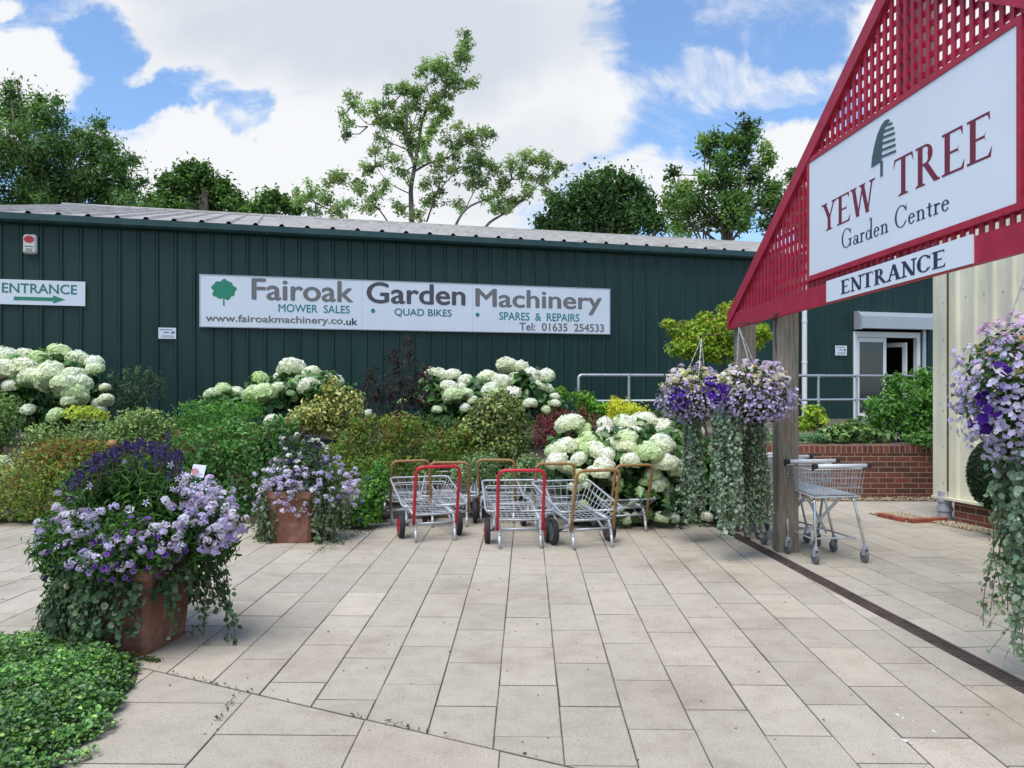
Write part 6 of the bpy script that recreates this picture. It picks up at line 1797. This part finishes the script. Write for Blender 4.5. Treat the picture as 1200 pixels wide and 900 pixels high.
for px, py, r_ in ((1052, 838, .014), (1058, 842, .009), (1094, 857, .012), (1060, 868, .016), (1068, 872, .008), (1080, 870, .007), (1047, 866, .009), (1056, 830, .006), (1070, 845, .005), (1064, 858, .005), (938, 705, .012)):
    c_ = G(px, py); n_ = 11
    mb.prism([c_ + Vector((.75 * r_ * math.cos(2 * math.pi * i / n_) * random.uniform(.55, 1.25), r_ * math.sin(2 * math.pi * i / n_) * random.uniform(.55, 1.4), .0008)) for i in range(n_)], (0, 0, .0016))
M["droppings"] = plain("dried_droppings", (.60, .58, .53), .8)
o = obj("bird_droppings", mb, M["droppings"]); tag(o, "white bird droppings splashed on the slabs at the bottom right", "droppings", kind="stuff")
N = 420
q_ = np.stack([rng.uniform(-4.5, 5.5, N), rng.uniform(3.2, 9.2, N), np.full(N, .003)], 1)
near_ = np.stack([rng.normal(2.3, .8, 130), rng.normal(7.9, .6, 130), np.full(130, .003)], 1)
bed_ = np.stack([rng.uniform(-2.2, 1.6, 260), rng.uniform(8.3, 9.5, 260), np.full(260, .004)], 1)
q_ = np.concatenate([q_, near_, bed_])
o = link("leaf_litter", np_mesh("leaf_litter", *leaf_geo(q_, np.tile([0., 0, 1.], (len(q_), 1)) + rng.normal(0, .12, q_.shape), pick([(2, (.12, .085, .05)), (1, (.30, .25, .2)), (1, (.07, .06, .035)), (.5, (.5, .46, .5))], len(q_)), .014, .008)), M["leaf"])
tag(o, "scattered dry leaf crumbs and petals lying on the paving", "litter", kind="stuff")

# ------------------------------------------------------------------ trees beyond the shed
def tree(name, label, Y, clumps_px, trunk_px, n, pal, leaf=(.22, .12), limbs=None, sub=5, fr=(.28, .48), shell=.4, bark="bark", trunk_r=.35, twigs=0, group="trees standing beyond the shed roof", rand=.7, spread=.9, include=True, jit=.10, sprays=0):
    root_x = (trunk_px[0] - CX) / F * Y
    t = thing(name, label, "tree", (root_x, Y, -.05), 0, group)
    cl = [EC(a, b, Y, r_, r_ * .85, rng.normal(0, r_ * Y / F * .5)) for a, b, r_ in clumps_px]
    allc = (cl if include else []) + subclumps(cl, sub, fr, spread)
    pts, nr, idx = cloud(allc, n, shell, .4, rand, ragged=.24)
    pts = pts + rng.normal(0, jit, pts.shape) * (rng.random((len(pts), 1)) < .6) * rng.uniform(.3, 2, (len(pts), 1))
    cols = np.array([1.8, 1.8, 1.9]) * pick(pal, len(pts), .2) * (1 + rng.normal(0, .16, (len(allc), 1)))[idx]
    mbx = MB()
    if sprays:                                                  # open crowns: leaves sit along real twigs that start from the limbs
        pl_, nl_, cl_ = [], [], []
        node = [P(a, b, Y) for w0, w1, *ps in (limbs or []) for a, b in ps[1:]] if limbs else [Vector(((trunk_px[0] - CX) / F * Y, Y, P(0, trunk_px[1], Y).z + h)) for h in np.arange(-3.5, 2.5, .5)]
        for c, r_ in cl:
            c = Vector(c); rm = float(np.mean(r_))
            nb = sorted(node, key=lambda q: (q - c).length)[0]
            if (nb - c).length > .15: mbx.tube([nb, nb.lerp(c, .5) + Vector((0, 0, -.08)) + Vector(rng.normal(0, .06, 3)), c], [.035, .025, .014], 5)
            tint = pick(pal, 1, .1)[0] * rng.normal(1.75, .18)
            for _ in range(max(3, int(rm * (22 if sprays < 3 else 15) * sprays))):
                d = Vector(sphere_dirs(1)[0]); d.z = d.z * .7 + .15
                a = c + d * rm * rng.uniform(.0, .3); b = c + d * rm * rng.uniform(.8, 2.2 if sprays > 3 else 1.85) + Vector((0, 0, .25 if sprays > 3 else 0)) * rng.random()
                mid = a.lerp(b, .5) + Vector((0, 0, .06)); mbx.tube([a, mid, b], [.012, .009, .004], 3, cap=False)
                m_ = int(rng.integers(18, 38)); tt = rng.beta(2.2, 1.0, m_)[:, None]
                pp_ = np.array(a) * (1 - tt) + np.array(b) * tt + rng.normal(0, .15 if sprays > 3 else .095, (m_, 3)); pl_.append(pp_)
                nl_.append(np.tile(np.array(d) * .4 + np.array([0, 0, .5]), (m_, 1)) + rng.normal(0, .6, (m_, 3)))
                cl_.append(np.tile(tint, (m_, 1)) * rng.normal(1, .16, (m_, 1)))
        pts, nr, cols = np.concatenate(pl_), np.concatenate(nl_), np.concatenate(cl_)
    link("crown", np_mesh("crown", *leaf_geo(pts, nr, np.clip(cols, .002, .9), *leaf)), M["leaf"], t)
    base = Vector((root_x, Y, -.05)); top = P(trunk_px[0], trunk_px[1], Y)
    segs = [base, base.lerp(top, .45) + Vector((rng.normal(0, .15), 0, 0)), top]
    if limbs:
        for w0, w1, *ps in limbs:
            q = [P(a, b, Y + rng.normal(0, .25) * (0 if i == 0 else 1)) for i, (a, b) in enumerate(ps)]
            q = fillet(q, .6, 3); m_ = len(q)
            mbx.tube(q, [(w0 + (w1 - w0) * i / (m_ - 1)) * LW for i in range(m_)], 7)
        mbx.tube([base, P(limbs[0][2][0], limbs[0][2][1], Y)], [trunk_r * .8, limbs[0][0] * LW], 9)
    else:
        mbx.tube(segs, [trunk_r, trunk_r * .75, trunk_r * .4], 9)
        for c, r_ in cl:
            c = Vector(c); s_ = base.lerp(top, rng.uniform(.4, .95)); m_ = s_.lerp(c, .55) + Vector(rng.normal(0, .3, 3)); mbx.tube([s_, m_, c], [trunk_r * .35, trunk_r * .2, .03], 6)
    for _ in range(twigs):                                      # fine twigs inside the clumps
        c, r_ = allc[rng.integers(len(allc))]; a = Vector(c); d = Vector(sphere_dirs(1)[0]) * float(np.mean(r_)) * 1.2
        mbx.tube([a - d * .8, a + Vector(rng.normal(0, .08, 3)), a + d * .8], [.025, .018, .006], 4)
    obj("trunk", mbx, M[bark], t, smooth=True)
    return t
ASH = [(3, (.062, .118, .035)), (2, (.09, .16, .048)), (1.5, (.036, .07, .025)), (.6, (.14, .20, .065))]
tree("ash_tree", "large dark ash tree rising above the left end of the shed roof", 37,
     [(20, 128, 26), (52, 138, 26), (80, 172, 26), (40, 190, 44), (102, 168, 20), (126, 172, 20), (140, 195, 20), (110, 212, 34), (150, 218, 16), (70, 222, 40), (-10, 160, 40), (-40, 220, 50), (12, 104, 10), (20, 96, 5), (158, 188, 7), (148, 238, 20), (116, 146, 10), (68, 118, 6), (44, 116, 9), (168, 212, 6), (125, 240, 24), (30, 240, 40)], (50, 170), 42000, ASH, (.18, .07), sub=8, fr=(.22, .42), shell=.5, twigs=120, jit=.14, spread=1.1)
tree("field_maple", "rounded mid green tree above the roof right of the ash", 36,
     [(230, 208, 20), (205, 216, 18), (255, 222, 20), (240, 236, 30), (275, 240, 17), (203, 242, 22), (222, 196, 8), (212, 200, 8), (240, 198, 7), (288, 246, 8)], (240, 220), 11500, [(3, (.05, .10, .022)), (2, (.075, .14, .03)), (1.2, (.028, .058, .016))], (.19, .11), sub=7)
tree("hedge_tree", "small loose tree just showing over the roof between maple and airy tree", 36,
     [(312, 238, 16), (333, 240, 12), (320, 228, 7), (347, 244, 8), (300, 250, 12)], (318, 235), 3400, [(3, (.06, .115, .025)), (2, (.09, .16, .035)), (1, (.03, .06, .02))], (.19, .10), sub=7, shell=.5)
tree("hedge_tree", "dark low tree showing in the gap between the ash and the maple", 40,
     [(180, 240, 14), (170, 248, 14), (188, 228, 7), (178, 232, 6)], (178, 235), 2000, ASH, (.19, .10), sub=7, shell=.5)
AIRY = [(3, (.14, .20, .075)), (2, (.18, .25, .10)), (1, (.09, .135, .055))]
air = [(547, 55, 8), (540, 70, 10), (525, 85, 15), (530, 95, 12), (513, 75, 9), (497, 80, 9), (550, 97, 8), (470, 105, 9), (485, 110, 7), (455, 125, 7), (412, 118, 7), (425, 130, 9), (440, 122, 6), (410, 145, 7), (405, 158, 5), (447, 140, 7), (465, 140, 11), (480, 125, 9), (480, 160, 9), (520, 135, 5), (500, 165, 12), (535, 150, 7), (550, 160, 11), (530, 170, 14), (560, 170, 9), (575, 160, 5), (545, 195, 17), (565, 190, 13), (520, 200, 14), (555, 215, 14), (580, 200, 9), (505, 215, 12), (510, 240, 12), (440, 180, 8), (460, 190, 12), (470, 200, 9), (430, 200, 9), (450, 225, 12), (420, 220, 11), (400, 210, 10), (385, 215, 7), (365, 225, 11), (380, 235, 10), (350, 235, 9), (405, 240, 9), (430, 245, 9), (465, 245, 12), (490, 255, 9), (600, 190, 7), (620, 185, 9), (640, 190, 7), (655, 195, 5), (610, 205, 9), (635, 210, 8), (590, 215, 7), (650, 205, 5), (620, 225, 7), (600, 235, 5), (570, 235, 7), (585, 245, 5), (640, 225, 5), (395, 250, 10), (370, 250, 10)]
LW = .44
limbs = [(.26, .20, (483, 285), (482, 240), (481, 222), (486, 194)), (.19, .05, (486, 194), (478, 169), (476, 149), (478, 128), (472, 108)), (.10, .03, (477, 160), (465, 153), (449, 143), (431, 148), (412, 124)), (.07, .02, (478, 176), (460, 168), (443, 163)),
         (.18, .04, (486, 194), (490, 172), (495, 138), (505, 121), (519, 112), (527, 87), (541, 67), (548, 52)), (.10, .03, (491, 172), (506, 152), (506, 140), (519, 132), (522, 110)), (.12, .03, (487, 200), (502, 191), (524, 186), (552, 164), (572, 160)), (.05, .02, (496, 138), (515, 125), (548, 97)),
         (.09, .02, (500, 260), (512, 225), (535, 200), (560, 190)), (.15, .03, (528, 285), (534, 262), (547, 242), (578, 231), (600, 210), (620, 190)), (.15, .03, (560, 285), (570, 262), (590, 251), (615, 234), (635, 206), (642, 188)), (.08, .02, (590, 251), (620, 226), (654, 198)), (.06, .02, (482, 228), (455, 215), (440, 195)), (.05, .015, (505, 121), (500, 100), (497, 82)),
         (.08, .02, (470, 285), (445, 245), (420, 222), (388, 212)), (.07, .02, (420, 285), (395, 250), (370, 238), (350, 232)), (.05, .015, (478, 165), (490, 130), (484, 108)), (.05, .02, (547, 242), (560, 215), (582, 198))]
for w0_, w1_, *ps_ in limbs[1:]:                                 # more leaf sprays along every limb
    for (xa, ya), (xb, yb_) in zip(ps_[:-1], ps_[1:]):
        for t_ in (.55, .95):
            if ya + (yb_ - ya) * t_ < 258 and w1_ < .06: air.append((xa + (xb - xa) * t_ + rng.normal(0, 7), ya + (yb_ - ya) * t_ - abs(rng.normal(3, 5)), rng.uniform(3.5, 6)))
tree("airy_tree", "tall open tree with thin grey limbs showing against the cloud", 34, air, (484, 190), 2000, AIRY, (.15, .06), limbs=limbs, sub=6, fr=(.45, .95), shell=.9, bark="palebark", twigs=0, spread=1.1, sprays=1.25, include=True)
tree("oak_tree", "dense dark green oak with a rounded crown above the roof", 36,
     [(705, 218, 18), (680, 226, 18), (735, 222, 18), (755, 242, 18), (660, 245, 18), (700, 245, 28), (735, 255, 26), (768, 262, 13), (640, 264, 14), (672, 265, 22), (718, 270, 26), (712, 204, 8), (728, 207, 7), (752, 222, 7), (690, 212, 8), (650, 232, 8)], (705, 230), 27000, [(3, (.040, .085, .026)), (2, (.06, .12, .034)), (1.5, (.022, .045, .018)), (.4, (.09, .15, .045))], (.16, .095), sub=9, fr=(.2, .38), shell=.45, jit=.14, spread=1.05)
tree("poplar_tree", "tall ragged green tree left of the crimson gable", 34,
     [(875, 150, 7), (879, 162, 7), (862, 168, 8), (850, 190, 13), (838, 165, 5), (826, 168, 5), (832, 182, 8), (845, 215, 17), (860, 235, 18), (825, 215, 8), (788, 204, 4), (800, 225, 11), (815, 240, 17), (795, 250, 12), (783, 240, 6), (840, 260, 20), (870, 262, 20), (897, 240, 12), (889, 205, 8), (900, 190, 6), (905, 225, 10), (880, 215, 7), (910, 262, 15), (895, 178, 4), (920, 240, 10), (852, 172, 6), (868, 190, 7), (800, 268, 16), (872, 180, 4)], (850, 200), 20000, [(3, (.065, .12, .034)), (2, (.095, .165, .045)), (1.3, (.035, .065, .022)), (.4, (.15, .21, .065))], (.16, .095), twigs=0, trunk_r=.18, sprays=3.1)
tree("hedge_tree", "tree tops showing close behind the crimson rake of the gable", 38,
     [(930, 205, 10), (938, 225, 14), (945, 250, 20), (928, 250, 14)], (940, 230), 3000, ASH, (.19, .11), sub=7)
print("objects", len(bpy.data.objects), "verts", sum(len(m.vertices) for m in bpy.data.meshes))
